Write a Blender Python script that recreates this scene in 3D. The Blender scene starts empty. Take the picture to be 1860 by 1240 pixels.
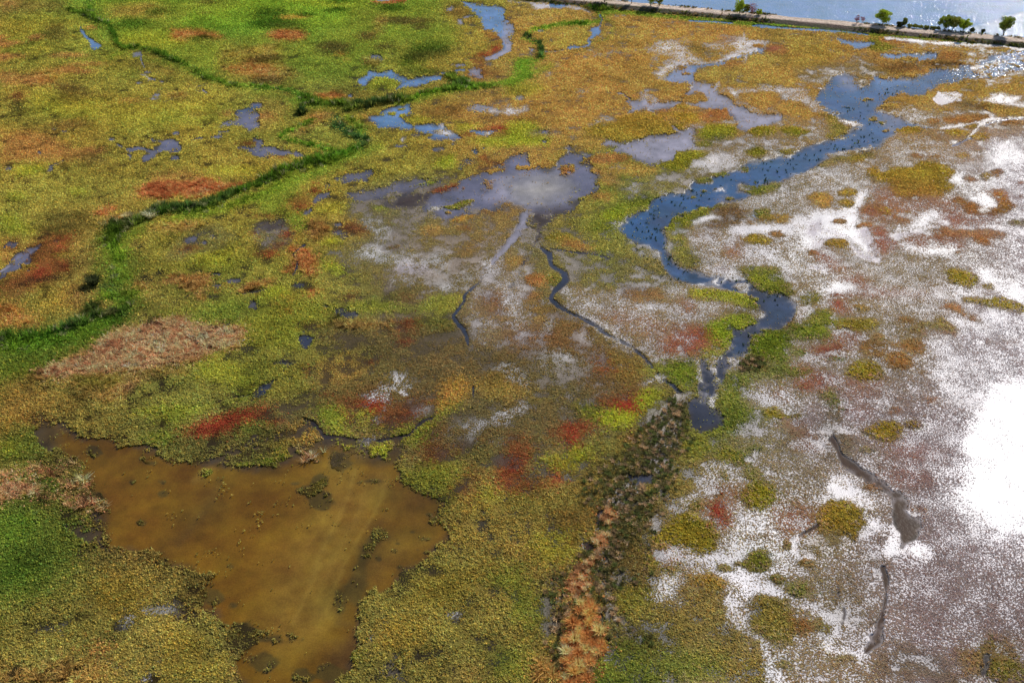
import bpy, math, random
import numpy as np
random.seed(7); rng = np.random.default_rng(7)
R = math.radians
# ------------------------------------------------------------------ camera, sky, sun, exposure
scene = bpy.context.scene
H = 100.0; PITCH = R(35.0); FPX = 1860*35/36
cam = bpy.data.objects.new('camera', bpy.data.cameras.new('camera'))
scene.collection.objects.link(cam); scene.camera = cam
cam.location = (0, 0, H); cam.rotation_euler = (R(90)-PITCH, 0, 0)
cam.data.lens = 35; cam.data.sensor_width = 36; cam.data.clip_start = 1; cam.data.clip_end = 20000
SUN_EL, SUN_AZ = R(36.6), R(35.8)
sun = bpy.data.objects.new('sun', bpy.data.lights.new('sun', 'SUN'))
scene.collection.objects.link(sun)
sun.data.energy = 4.2; sun.data.angle = R(0.53); sun.data.color = (1, 0.95, 0.87)
sun.rotation_euler = (R(90)-SUN_EL, 0, R(180)-SUN_AZ)
world = bpy.data.worlds.new('World'); scene.world = world; world.use_nodes = True
nt = world.node_tree; nt.nodes.clear()
sk = nt.nodes.new('ShaderNodeTexSky'); sk.sky_type = 'NISHITA'; sk.sun_disc = False
sk.sun_elevation = SUN_EL; sk.sun_rotation = SUN_AZ; sk.altitude = 300
bg = nt.nodes.new('ShaderNodeBackground'); bg.inputs[1].default_value = 0.085
wo = nt.nodes.new('ShaderNodeOutputWorld')
nt.links.new(sk.outputs[0], bg.inputs[0]); nt.links.new(bg.outputs[0], wo.inputs[0])
scene.view_settings.view_transform = 'Standard'; scene.view_settings.look = 'None'
scene.view_settings.exposure = 0.1; scene.view_settings.gamma = 1.0
scene.render.engine = 'CYCLES'
scene.cycles.max_bounces = 4; scene.cycles.transparent_max_bounces = 4

# ------------------------------------------------------------------ helpers
SP, CP = math.sin(PITCH), math.cos(PITCH)
def unproj(u, v, z=0.0):
    x = (np.asarray(u, float)-930)/FPX; y = (620-np.asarray(v, float))/FPX
    Z = -SP+y*CP; t = (H-z)/-Z
    return x*t, (CP+y*SP)*t
def proj(X, Y, z=0.0):
    dz = z-H
    d = Y*CP-dz*SP; yy = Y*SP+dz*CP
    return 930+FPX*X/d, 620-FPX*yy/d
def lin(c):
    c = np.asarray(c, float)/255
    return np.where(c <= .04045, c/12.92, ((c+.055)/1.055)**2.4)
def vnoise(X, Y, wl, seed):
    x = X/wl+seed*17.31; y = Y/wl-seed*9.77
    xi = np.floor(x); yi = np.floor(y); fx = x-xi; fy = y-yi
    fx = fx*fx*(3-2*fx); fy = fy*fy*(3-2*fy)
    def h(a, b):
        a = a.astype(np.int64).astype(np.uint32); b = b.astype(np.int64).astype(np.uint32)
        n = a*np.uint32(374761393)+b*np.uint32(668265263)+np.uint32(seed*2654435 % 4294967291)
        n = (n ^ (n >> np.uint32(13)))*np.uint32(1274126177)
        n = n ^ (n >> np.uint32(16))
        return n.astype(np.float32)/np.float32(4294967295)
    a = h(xi, yi); b = h(xi+1, yi); c = h(xi, yi+1); d = h(xi+1, yi+1)
    return ((a*(1-fx)+b*fx)*(1-fy)+(c*(1-fx)+d*fx)*fy)*2-1
def fbm(X, Y, wl, seed, o=3):
    s = 0; a = 1; t = 0
    for k in range(o):
        s = s+a*vnoise(X, Y, wl/2**k, seed+k*5); t += a; a *= .55
    return s/t
def sstep(a, b, x):
    t = np.clip((x-a)/(b-a), 0, 1); return t*t*(3-2*t)

# ------------------------------------------------------------------ survey of the marsh: land cover map
ST = 1.25; U0, U1, V0, V1 = -260, 2120, -70, 1420
uu = np.arange(U0, U1, ST); vv = np.arange(V0, V1, ST)
UU, VV = np.meshgrid(uu, vv); NV, NU = UU.shape
MX, MY = unproj(UU, VV)
MX = MX.astype(np.float32); MY = MY.astype(np.float32)
PPM = (FPX/(MY*CP+H*SP)).astype(np.float32)        # map cells per metre of ground
N1 = fbm(MX, MY, 14, 1, 4).astype(np.float32); N1b = fbm(MX, MY, 14, 2, 4).astype(np.float32)
N2 = fbm(MX, MY, 3.2, 3, 3).astype(np.float32); N2b = fbm(MX, MY, 3.2, 4, 3).astype(np.float32)
N3 = fbm(MX, MY, 1.0, 6, 2).astype(np.float32); N0 = fbm(MX, MY, 45, 8, 3).astype(np.float32)

#        plant colour   ground colour  cover  extra
CL = {
 'a': dict(V=(154,137,48), G=(96,84,40), C=.8, T=1.0),
 'g': dict(V=(116,138,34), G=(74,94,22), C=.95, T=.9),
 'o': dict(V=(178,134,62), G=(122,94,54), C=.82, T=.9),
 'n': dict(V=(136,118,72), G=(146,131,118), C=.42, T=.7),  # bare ground slightly lightened for the same painted wet sheen
 'y': dict(V=(134,134,48), G=(84,80,58), C=.7, T=1.0),
 's': dict(V=(154,130,92), G=(208,200,200), C=.54, T=.7),
 'p': dict(V=(146,124,116), G=(206,196,202), C=.55, T=.5),
 'w': dict(V=(172,150,146), G=(218,212,217), C=.45, T=.5),  # near-white tones carry the broad sun glare in the colour
 'l': dict(V=(138,124,54), G=(64,54,32), C=.76, T=1.05),  # ground kept dark: shadows between tufts put into its colour
 'd': dict(V=(106,92,42), G=(56,44,26), C=.72, T=1.2),
 'k': dict(V=(92,106,32), G=(48,56,16), C=.95, T=1.15),
 'm': dict(V=(120,102,60), G=(98,84,62), C=.6, T=.85),
 # patches
 'salt': dict(G=(218,213,216), C=.15),  # salt crust; its white also stands in for sun glint on wet mud
 'saltd': dict(G=(236,232,232), C=.45),
 'salth': dict(G=(200,198,196), C=.5),
 'mud': dict(G=(132,122,112), C=.35),
 'mudp': dict(G=(150,138,150), C=.12),
 'mudd': dict(V=(112,98,48), G=(72,61,38), C=.68),
 'red': dict(V=(160,58,36), G=(100,46,30), C=.78, T=.7),
 'redd': dict(V=(132,74,40), G=(100,62,44), C=.65, T=.7),
 'redp': dict(V=(170,98,72), C=.62, T=.6),
 'pur': dict(V=(146,106,94), G=(206,194,198), C=.6, T=.6),
 'org': dict(V=(182,138,60), G=(122,92,48), C=.86, T=.95),
 'orgl': dict(V=(186,138,50), G=(140,110,50), C=.95, T=.95),
 'orgd': dict(V=(168,114,56), G=(112,78,44), C=.86, T=.9),
 'gold': dict(V=(158,130,36), G=(118,98,34), C=.97, T=1.1),
 'isl': dict(V=(138,128,26), G=(100,92,22), C=.97, T=1.1),
 'oli': dict(V=(118,122,28), G=(78,78,26), C=.95, T=1.1),
 'bri': dict(V=(156,160,26), G=(100,104,20), C=.97, T=1.0),
 'brig': dict(V=(118,150,28), G=(82,116,14), C=1, T=.9),
 'dgr': dict(V=(52,82,14), G=(34,50,10), C=1, T=1.2),
 'dbr': dict(V=(84,74,34), G=(62,54,30), C=.95, T=1.0),
 'tan': dict(V=(208,142,100), G=(78,52,34), C=.62, T=1.1, X=1),
 'tang': dict(V=(168,124,66), G=(96,76,42), C=.9, T=1.0, X=.4),
 'tanh': dict(V=(190,112,62), G=(120,74,40), C=1, T=1.1, X=.6),
 'brn': dict(V=(112,76,42), G=(88,60,36), C=.85, T=.9),
 'gry': dict(V=(124,114,74), G=(134,124,116), C=.45, T=.9),  # grey ground, lightened to paint the wet sheen around the central pool
 # water
 'sub': dict(W=.5, K=(82,68,28), V=(104,92,36), C=.7, T=.8), 'mudk': dict(G=(72,58,50), C=.22, T=.5),
 'tus': dict(V=(110,96,56), G=(112,102,92), C=.22, T=1.1),
 'wb': dict(W=1, K=(50,86,126)), 'wbl': dict(W=1, K=(96,130,174)), 'wl': dict(W=1, K=(146,142,156)),
 'wp': dict(W=1, K=(102,102,122)), 'wd': dict(W=1, K=(52,58,74)), 'wdd': dict(W=1, K=(50,44,46)),
 'wgr': dict(W=1, K=(164,158,152)), 'wbr': dict(W=1, K=(108,77,18)), 'wbr2': dict(W=1, K=(140,112,44)),
 'wbr3': dict(W=1, K=(86,66,28)), 'wdr': dict(W=1, K=(66,48,34)), 'wo': dict(W=1, K=(118,80,20)),
 'dry': dict(W=0),
}
for c in CL.values():
    for k in 'VGK':
        if k in c: c[k] = lin(c[k])
rows = ['aggggaooooo', 'aaayaoooooo', 'aaaaaoynssw', 'alyannysssw', 'klyymmnsssw',
        'lllmmmmyppw', 'kdlllllsspw', 'kllllllsspp', 'llllllksspp']
A = dict(V=np.zeros((NV, NU, 3), np.float32), G=np.zeros((NV, NU, 3), np.float32), K=np.zeros((NV, NU, 3), np.float32)+np.float32([.05, .04, .03]),
         C=np.zeros((NV, NU), np.float32), T=np.ones((NV, NU), np.float32), W=np.zeros((NV, NU), np.float32),
         D=np.zeros((NV, NU), np.float32), X=np.zeros((NV, NU), np.float32), Rd=np.zeros((NV, NU), np.float32))
gu = np.clip((UU+N1*70*PPM/12+N2*16)/186, 0, 9.999); gv = np.clip((VV+N1b*40*PPM/12+N2b*10)/155, 0, 7.999)
iu = gu.astype(int); iv = gv.astype(int); fu = gu-iu; fv = gv-iv
for key, n in (('V', 3), ('G', 3), ('C', 0), ('T', 0)):
    tab = np.array([[CL[ch][key] for ch in r] for r in rows], np.float32)
    f1, f2 = (fu[..., None], fv[..., None]) if n else (fu, fv)
    A[key][:] = ((tab[iv, iu]*(1-f1)+tab[iv, iu+1]*f1)*(1-f2)+(tab[iv+1, iu]*(1-f1)+tab[iv+1, iu+1]*f1)*f2)
TO = {i+1: o for i, o in enumerate([(x, y) for y in (0, 300, 600, 910) for x in (0, 460, 920, 1360)])}
def parse(tile, s):
    ox, oy = TO[tile] if tile else (0, 0); k = 3.72 if tile else 1
    return [(ox+float(a.split(',')[0])/k, oy+float(a.split(',')[1])/k)+((float(a.split(',')[2]),) if a.count(',') > 1 else ()) for a in s.split()]
def window(x0, x1, y0, y1, pad):
    i0 = max(0, int((x0-pad-U0)/ST)); i1 = min(NU, int((x1+pad-U0)/ST)+2)
    j0 = max(0, int((y0-pad-V0)/ST)); j1 = min(NV, int((y1+pad-V0)/ST)+2)
    return slice(j0, j1), slice(i0, i1)
def apply(cls, w, m, a):
    if isinstance(cls, str): cls = CL[cls]
    m = m*a
    if a >= .7 and 'W' not in cls and 'G' in cls: A['W'][w] *= 1-m
    for k, val in cls.items():
        if k in ('V', 'G', 'K'): A[k][w] += (val-A[k][w])*m[..., None]
        else: A[k][w] += (val-A[k][w])*m
def edge(w, d, s, r, cls, a, thin=False):
    """d: signed distance outside the outline (map units); ragged edge"""
    q = PPM[w]/12
    nz = (N1[w]*.8+N2[w]*1.0+N3[w]*.45)*r*q
    s = s*1.3
    if isinstance(cls, str) and cls[:3] == 'red': s = s*1.8; r = r*1.5; nz = nz*1.5; a = a*.93
    if isinstance(cls, str) and cls[:3] == 'wbr': s = s*1.8; r = r*1.4
    if isinstance(cls, str) and cls[0] == 'w' and cls != 'w' and not thin: s = s*1.9; r = r*1.15; nz = nz*1.5; d = d+(N2b[w]+.6*N3[w])*np.minimum(2.8*q, 3.2)
    if isinstance(cls, str) and cls[:4] == 'salt': s = s*2.8+.8; r = r*1.3; a = a*.93
    apply(cls, w, 1-sstep(-s, s, d+nz), a)
def P(tile, cls, s, soft=2, r=5, a=1):
    p = np.array([q[:2] for q in parse(tile, s)])
    w = window(p[:, 0].min(), p[:, 0].max(), p[:, 1].min(), p[:, 1].max(), soft+r*2+4)
    X, Y = UU[w], VV[w]; ins = np.zeros(X.shape, bool); dd = np.full(X.shape, 1e9)
    for i in range(len(p)):
        (x1, y1), (x2, y2) = p[i-1], p[i]
        dx, dy = x2-x1, y2-y1; L = dx*dx+dy*dy+1e-9
        t = np.clip(((X-x1)*dx+(Y-y1)*dy)/L, 0, 1)
        dd = np.minimum(dd, (X-x1-t*dx)**2+(Y-y1-t*dy)**2)
        if y1 != y2:
            ins ^= ((y1 > Y) != (y2 > Y)) & (X < (x2-x1)*(Y-y1)/(y2-y1)+x1)
    d = np.sqrt(dd)*np.where(ins, -1, 1)
    edge(w, d, soft, r, cls, a)
def S(tile, cls, wd, s, soft=1.2, r=1.5, a=1):
    """stroke: half width wd in photo units, a third value on a point overrides it"""
    p = [(q[0], q[1], q[2] if len(q) > 2 else wd) for q in parse(tile, s)]
    xs = [q[0] for q in p]; ys = [q[1] for q in p]; mw = max(q[2] for q in p)
    w = window(min(xs), max(xs), min(ys), max(ys), mw+soft+r*2+4)
    X, Y = UU[w], VV[w]; X = X+N2b[w]*r*1.2; dd = np.full(X.shape, 1e9)
    for (x1, y1, w1), (x2, y2, w2) in zip(p[:-1], p[1:]):
        dx, dy = x2-x1, y2-y1; L = dx*dx+dy*dy+1e-9
        t = np.clip(((X-x1)*dx+(Y-y1)*dy)/L, 0, 1)
        dd = np.minimum(dd, np.hypot(X-x1-t*dx, (Y-y1-t*dy)*1.25)-(w1+(w2-w1)*t))
    edge(w, dd, soft/(1.3 if mw < 7 else 1), r, cls, a, mw < 7)
def E(tile, cls, s, soft=2.5, r=4, a=1):
    """ellipses: cx,cy,rx,ry ... in tile units"""
    ox, oy = TO[tile] if tile else (0, 0); k = 3.72 if tile else 1
    for q in s.split():
        cx, cy, rx, ry = [float(z)/k for z in q.split(',')]; cx += ox; cy += oy
        w = window(cx-rx, cx+rx, cy-ry, cy+ry, soft+r*2+4)
        X, Y = UU[w]-cx, VV[w]-cy
        e = np.sqrt((X/rx)**2+(Y/ry)**2+1e-6); d = (e-1)*min(rx, ry)*1.2
        kk = .95 if cls == 'sub' else .5
        edge(w, d, min(soft, min(rx, ry)*.5), min(r*(2 if cls == 'sub' else 1), min(rx, ry)*kk), cls, a)
# ---- tile 1: top left meadow
P(1,'oli','0,120 300,110 420,200 380,330 200,400 0,420',8,10,.5)
P(1,'brn','0,0 440,0 440,70 0,100',8,8,.55); P(1,'tang','0,0 150,0 90,60 0,60',6,6,.7)
P(1,'dbr','330,170 440,180 470,230 400,290 340,300 270,230',6,8,.7)
E(1,'orgd','240,255,45,20 10,260,35,20 20,300,60,25 120,290,40,12 620,190,35,14',3,3,.9)
E(1,'orgd','60,380,110,18 40,520,90,30 20,400,40,26 430,470,110,24 600,438,120,13 560,490,80,14 250,560,120,20 470,375,130,18 180,530,100,26 70,560,70,24',4,4,.75)
P(1,'brn','340,560 560,580 600,630 740,650 600,670 470,690 380,690 420,640',5,6,.8)
P(1,'brn','360,790 600,790 640,840 500,880 380,890 330,850',6,6,.75)
P(1,'orgd','0,900 200,880 370,900 420,980 700,1030 660,1090 300,1100 0,1110',10,12,.75)
P(1,'dbr','560,1030 720,1040 740,1110 560,1110',8,8,.6)
E(1,'orgd','900,680,100,18 650,1020,80,20 1320,780,70,22 1540,770,50,22 1800,780,50,30 1560,290,220,30 1840,240,80,36',5,5,.7)
E(1,'dbr','125,720,50,50',3,4,.9); E(1,'redd','125,650,42,24',3,3,.9)
P(1,'g','770,140 1200,130 1860,150 1860,380 1500,400 1400,560 1250,440 850,330 790,230',10,10,.75)
P(1,'org','720,60 1000,20 1120,60 1100,110 760,120',8,8,.55)
P(1,'bri','780,210 1180,210 1240,300 1120,330 820,310',8,8,.5)
P(1,'tanh','1170,200 1320,195 1470,230 1500,260 1300,265 1220,290 1150,260',5,5,.8)
E(1,'dgr','1350,262,100,14 1050,80,80,28 900,160,110,34',6,4,.8)
P(1,'brig','1300,70 1860,20 1860,190 1500,210 1200,190',10,10,.7); P(1,'brig','1700,-60 1860,-60 1860,60 1600,60',10,8,.8)
E(1,'dbr','1390,14,70,16 1380,90,40,9 600,20,40,8',4,3,.6)
P(1,'tanh','1500,450 1640,430 1720,400 1860,380 1860,520 1700,530 1560,500',6,8,.6)
P(1,'tang','1500,340 1860,300 1860,380 1480,400',10,10,.5)
E(1,'dbr','1810,410,110,30 1820,545,80,26',7,4,.8)
P(1,'brn','870,340 1080,360 1200,450 1150,500 960,500 860,420',8,6,.4)
P(1,'bri','230,640 640,660 640,800 400,820 200,720',20,12,.5); P(1,'bri','700,680 1500,640 1450,900 800,900 600,800',25,14,.35)
P(1,'tang','200,490 420,490 360,545 260,545',5,5,.6)
P(1,'bri','90,1110 300,1110 300,1170 120,1190',6,6,.7)
P(1,'dgr','300,450 420,430 420,470 320,480',4,4,.6); P(1,'orgd','1000,1170 1300,1160 1450,1220 1050,1240',8,8,.6)
# ---- tile 2
P(2,'brig','0,0 520,0 660,60 620,180 400,210 300,180 180,80 0,60',8,8,.75)
P(2,'bri','200,0 800,0 700,40 540,60',8,8,.5)
P(2,'g','380,160 1380,160 1420,300 1380,340 950,300 850,380 760,520 300,560 60,420 200,380',12,12,.55)
E(2,'dgr','110,100,120,52 150,165,180,30 570,72,80,18 360,100,60,18 950,60,100,26 580,14,110,18',7,5,.9)
E(2,'dbr','540,320,120,42 770,248,70,34 880,320,60,26 1040,145,180,28 1130,190,60,18',7,5,.9)
P(2,'dgr','1100,300 1250,288 1380,330 1330,370 1100,420 1000,420 1000,380 1060,340',7,6,.9)
P(2,'dbr','1080,350 1320,320 1380,335 1250,400 1080,410 1000,395',6,5,.5)
P(2,'dgr','1000,400 1100,440 1230,480 1260,500 1160,500 980,460',8,6,.7)
P(2,'tanh','130,215 300,210 360,235 350,275 250,275 160,265 100,240',5,5,.85); E(2,'orgl','280,120,90,14 590,370,24,14 630,405,20,12',5,3,.6)
P(2,'tang','0,470 190,430 280,480 340,520 150,560 0,540',6,6,.55); E(2,'dbr','100,395,110,24 90,550,110,22',6,4,.7)
E(2,'dbr','200,170,100,12 1420,60,60,20',5,4,.3); P(2,'tang','820,150 860,110 900,110 880,220 800,240',6,5,.4)
P(2,'wl','820,-10 1060,-10 1000,14 900,18 830,10',2,2); S(2,'tanh',2.5,'820,18 900,24 1020,10',1.5,1)
P(2,'a','1280,0 1420,0 1540,180 1620,340 1500,420 1420,540 1260,500 1330,350 1400,260 1300,120',8,8,.6)
P(2,'brn','1290,40 1420,20 1500,150 1450,180 1370,140 1290,90',6,8,.5)
E(2,'wl','1330,60,34,18 1400,150,24,24 1440,120,24,16 1500,70,20,10',3,4,.8)
P(2,'wbl','1400,10 1530,30 1620,40 1700,60 1710,110 1760,150 1750,220 1700,250 1740,290 1720,340 1650,380 1590,400 1600,370 1690,340 1690,270 1600,230 1530,180 1520,110 1430,40',2.5,5)
S(2,'wl',5,'1690,260 1730,300 1720,340 1640,385 1580,395',2,2)
P(2,'redd','1540,190 1620,230 1680,260 1650,275 1580,250',3,3,.9); P(2,'red','1610,320 1670,300 1685,340 1600,385 1510,385 1495,430 1490,400 1530,360 1600,355',2,3,.95)
P(2,'redd','1500,400 1560,385 1590,460 1680,500 1640,530 1500,545 1430,500 1500,460',5,6,.85)
E(2,'wl','1500,490,44,30 1540,520,24,14 1390,440,50,10 1420,405,20,8',3,4,.8)
E(2,'redd','1520,25,22,10 1720,110,24,24',2,2,.8)
P(2,'org','1720,60 1860,60 1860,390 1760,380 1740,300 1780,200',6,8,.45); P(2,'salth','1620,370 1760,330 1860,360 1840,390 1700,400 1620,430',6,6,.5)
P(2,'wp','790,370 850,372 900,405 870,415 800,395',2,2); P(2,'tang','740,385 860,400 840,450 760,450',4,4,.6)
P(2,'wbl','705,545 760,510 780,480 870,495 940,470 970,520 1060,540 1150,525 1270,515 1275,545 1180,560 1120,580 1020,590 960,605 1010,560 900,520 830,520 780,545 760,580 715,570',2,4)
E(2,'wbl','1330,495,46,8 1400,475,40,6 760,605,10,6',2,2,.8)
P(2,'bri','780,550 830,525 940,530 1010,555 960,600 860,620 790,600',3,4,.5)
P(2,'bri','0,740 150,850 200,980 600,1000 650,900 540,760 400,760',8,6,.0)
P(2,'tang','420,760 530,770 380,870 290,940 260,900 340,830',5,5,.7); E(2,'orgl','370,810,40,30',3,3,.8)
P(2,'org','60,640 250,640 230,720 190,820 60,900 0,880 0,700',6,8,.45); E(2,'orgd','70,790,60,22 180,1065,70,16',4,4,.8)
P(2,'tanh','420,632 540,632 640,650 560,680 470,665 410,650',3,4,.8); P(2,'dbr','560,590 700,600 780,640 760,680 600,670 480,610',5,5,.6)
P(2,'wbl','640,645 665,640 670,662 645,665',1.5,1)
P(2,'oli','250,620 420,650 600,690 560,720 400,730 330,790 260,720',3,4,.5)
P(2,'a','100,620 0,620 0,700',3,4,.4)
E(2,'wp','20,710,40,16 20,790,26,30 10,850,40,24',2,3)
P(2,'wp','0,1020 60,1005 120,995 200,1010 300,1030 380,1060 375,1075 240,1050 130,1060 60,1065 0,1045',2,4,.85)
# meadow south of the reed belt
P(2,'wbl','780,800 850,770 900,740 950,720 1060,700 1080,770 1010,800 1070,850 1060,870 960,868 850,862 820,820',2.5,5)
E(2,'bri','940,770,36,14 990,740,30,8 1010,785,26,10 860,775,30,8',2,2,.9); P(2,'org','740,780 850,770 820,810 850,850 780,830',4,5,.6)
P(2,'wbl','1100,850 1200,845 1290,840 1350,880 1390,930 1280,945 1190,940 1210,915 1100,880',2.5,5)
P(2,'salt','1230,900 1270,850 1310,870 1350,890 1370,920 1300,935',2,4); E(2,'salt','1270,850,16,10 1010,945,14,16 1350,950,8,14',1.5,2)
P(2,'wbl','1420,880 1480,865 1540,880 1700,860 1700,885 1620,900 1580,930 1520,910 1450,900',2,4); P(2,'salt','1540,885 1600,890 1600,920 1550,925 1560,905',1.5,2)
P(2,'redd','1420,890 1500,895 1480,915 1420,925 1410,905',2,2); P(2,'red','1540,875 1700,845 1725,880 1700,895 1640,880',2,2); E(2,'red','1720,915,14,26',2,2)
P(2,'wp','1640,945 1720,935 1740,960 1660,960',2,3); E(2,'redd','1690,955,40,14',2,2)
E(2,'wp','1290,935,90,14 990,985,34,10 1355,975,22,14 1240,1010,40,12 1100,915,40,10',2,3,.8)
P(2,'salth','1420,740 1500,700 1600,720 1860,710 1860,760 1700,770 1560,760 1440,760',4,5,.9)
P(2,'wl','1430,735 1520,690 1580,710 1650,735 1700,760 1540,770 1450,755',3,5,.7)
P(2,'salt','1560,750 1620,735 1700,760 1740,725 1800,715 1850,740 1780,785 1700,770 1600,765',2,4); E(2,'salth','1790,660,44,20',4,4)
P(2,'brn','1100,730 1420,690 1420,760 1540,790 1860,800 1820,830 1500,800 1340,810 1150,790',8,8,.5)
P(2,'bri','1050,790 1180,800 1200,830 1100,840 1050,820',4,4,.6); P(2,'bri','1340,820 1560,850 1500,870 1400,900 1360,860',4,4,.7)
P(2,'bri','1260,1080 1350,1040 1370,1120 1300,1140 1230,1120',5,5,.9); P(2,'bri','1530,950 1860,880 1860,960 1740,1000 1560,1010',5,5,.7); P(2,'bri','1450,940 1640,930 1640,960 1500,990',5,5,.6)
P(2,'redd','1540,1060 1580,1070 1620,1095 1700,1100 1640,1120 1560,1100 1540,1090',2,3); E(2,'red','1550,1070,16,14',2,2)
P(2,'wp','1460,1080 1540,1120 1620,1130 1800,1160 1860,1050 1790,1045 1700,1080 1740,1120 1500,1150 1400,1130',4,7,.8)
E(2,'wb','1500,1030,22,26 1560,1000,20,10',3,3,.8)
P(2,'wp','500,1215 560,1190 600,1190 700,1170 790,1150 780,1228 500,1240',5,9,.6)
P(2,'g','1760,400 1860,395 1860,530 1800,520 1740,540',4,4,.9); S(2,'brig',5,'1440,570 1560,590 1700,560 1860,520',3,3,.8)
# ---- tile 1 pools
P(1,'wbl','530,170 545,180 570,220 600,250 650,280 690,320 640,340 615,335 605,290 560,245',1.5,2); S(1,'salth',2,'620,300 650,320 710,325',1.5,1,.7)
P(1,'wl','890,340 950,345 955,380 900,385',2.5,3,.8); S(1,'wl',1.2,'950,390 960,430 975,460',1,1)
P(1,'salt','945,505 1000,510 1040,530 1010,545 975,530',1,1.5); P(1,'wp','1000,515 1060,530 1050,545 1010,545',1,1.5); E(1,'wl','1000,485,26,8 1090,555,14,8 930,560,28,5',1.5,2,.8)
P(1,'salth','1000,650 1080,625 1160,650 1140,680 1040,690',3,4,.9); E(1,'wl','1035,665,30,14 1060,640,24,6',2,2,.8)
P(1,'salth','1290,580 1400,590 1410,630 1370,640 1330,620',3,4,.7); S(1,'wl',2,'1370,605 1400,630',1.5,1.5)
E(1,'tang','1200,650,80,24',4,4,.6)
P(1,'wp','1480,860 1500,830 1580,800 1600,760 1620,730 1700,740 1740,790 1730,840 1640,860 1590,850 1540,855',2,4); P(1,'wb','1600,745 1740,710 1760,725 1680,740 1620,760',2,3)
S(1,'saltd',2.5,'1480,860 1540,835 1600,810',2,2,.8)
P(1,'wp','1480,885 1550,880 1545,900 1480,900',2,2); P(1,'wp','1640,820 1760,830 1770,860 1700,880 1680,900 1650,860',2,4); E(1,'wp','1470,925,30,12 1190,900,22,10',2,2)
P(1,'wp','1010,925 1060,940 1160,935 1200,950 1280,945 1360,930 1350,938 1220,970 1240,995 1210,1030 1120,1040 1020,1075 990,1085 955,1080 970,1050 1010,1035 960,1010 900,1025 850,1020 780,980 790,960 840,990 940,990 1050,1010 1080,970 1020,960',1.5,3)
P(1,'wp','1160,1050 1200,1050 1220,1080 1160,1080',1.5,2); P(1,'wp','865,1040 890,1040 890,1080 870,1080',1.5,1.5); E(1,'wp','755,945,22,12 265,1030,16,12',1.5,2)
P(1,'wp','1600,990 1720,960 1700,940 1770,935 1800,985 1850,1000 1850,1055 1800,1050 1690,1030 1660,1010 1610,1010',2,4,.85); E(1,'redd','1680,975,60,16',2,3)
P(1,'wp','320,1165 330,1110 400,1090 430,1080 410,1100 370,1115 350,1160',2,3,.8); E(1,'wp','60,1140,22,8 440,885,16,6 370,870,14,5',2,2,.7)
E(1,'mudd','660,1090,60,30',5,5,.6)
# ---- tile 5
P(5,'a','0,0 1000,0 950,100 600,230 400,280 200,460 0,480',20,12,.4)
P(5,'bri','0,320 120,340 230,440 200,480 60,480 0,400',8,8,.6); E(5,'bri','190,40,80,30 530,180,60,24 110,210,60,30 1600,40,200,40',8,6,.5)
P(5,'dbr','330,320 480,300 560,380 540,470 400,470 300,460 300,390',10,9,.65)
P(5,'tanh','940,160 1000,125 1130,110 1230,130 1400,100 1500,120 1660,120 1640,150 1500,180 1420,215 1300,225 1200,215 1120,230 1020,215 920,215',3,6,.95)
P(5,'tanh','660,330 700,290 790,275 780,300 720,340 680,350',3,4,.9); P(5,'redd','960,140 1160,115 1150,200 1060,210 980,180',5,6,.5)
P(5,'tang','720,350 860,340 860,400 740,420',4,5,.7); P(5,'tang','1020,370 1200,340 1400,400 1250,440 1000,430',5,6,.7)
P(5,'redd','20,490 130,490 160,560 260,500 300,470 470,480 480,560 470,700 400,780 200,860 0,860 0,770 80,720 200,690 100,600 0,600',6,9,.85)
P(5,'red','200,700 330,690 310,770 230,780 190,740',5,6,.8); P(5,'red','400,660 470,640 460,700 420,710',4,5,.8); P(5,'red','380,500 470,485 475,520 400,590 360,570',5,6,.6)
P(5,'brn','0,780 200,800 220,870 100,940 0,930',8,8,.6); P(5,'org','0,590 80,600 80,650 20,660 0,650',3,4,.9)
P(5,'wp','0,770 20,710 60,660 100,600 180,560 270,540 265,580 210,620 200,680 120,700 50,730',2,4); S(5,'wl',2,'0,720 60,680',1.5,1)
P(5,'wp','30,510 150,515 110,560 30,550',3,5,.85); E(5,'wp','385,520,18,9 190,710,26,8',2,3,.6); E(5,'oli','420,610,60,22 190,680,50,12 440,530,30,10',3,4,.7)
P(5,'k','640,490 820,480 860,560 960,600 960,720 900,800 960,900 1000,960 800,960 660,920 600,700',8,9,.85)
P(5,'dgr','700,430 1000,420 960,470 760,490',6,6,.6); P(5,'g','720,480 830,520 850,620 760,640 700,560',6,6,.6)
P(5,'oli','960,480 1400,430 1650,480 1700,720 1400,740 1150,760 1000,700',12,12,.45); P(5,'bri','1290,560 1560,560 1580,680 1380,700 1290,640',6,8,.5)
P(5,'gry','1240,480 1460,400 1600,480 1500,560 1200,650 1100,620',8,9,.45)
P(5,'wp','1240,500 1300,480 1340,480 1310,510 1260,525',2,4,.8); E(5,'wp','1430,480,44,16 1385,520,20,16 1590,780,60,14 1455,735,40,14 1710,945,30,24',3,5,.7)
P(5,'wp','1410,800 1500,790 1600,800 1560,830 1470,840',3,5,.8); E(5,'redd','1545,812,50,14 1280,560,60,20 1750,880,34,12 1460,850,30,14',3,4,.8)
P(5,'tang','1090,800 1150,750 1420,740 1430,800 1360,860 1380,920 1280,860 1180,790',3,6,.85); P(5,'tang','1590,860 1680,800 1850,770 1860,800 1740,830 1620,870',2,4,.9); S(5,'wd',1.6,'1600,872 1700,862 1800,835',1.5,1.5,.8)
P(5,'tang','920,790 990,800 990,840 920,840',3,4,.7); P(5,'g','1000,980 1300,1000 1600,880 1650,960 1600,1050 1300,1060',10,12,.45)
P(5,'org','0,930 80,940 240,1020 280,1090 200,1110 0,1110',8,9,.75); P(5,'tanh','0,960 90,960 200,1060 60,1090 0,1060',6,8,.5)
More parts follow.
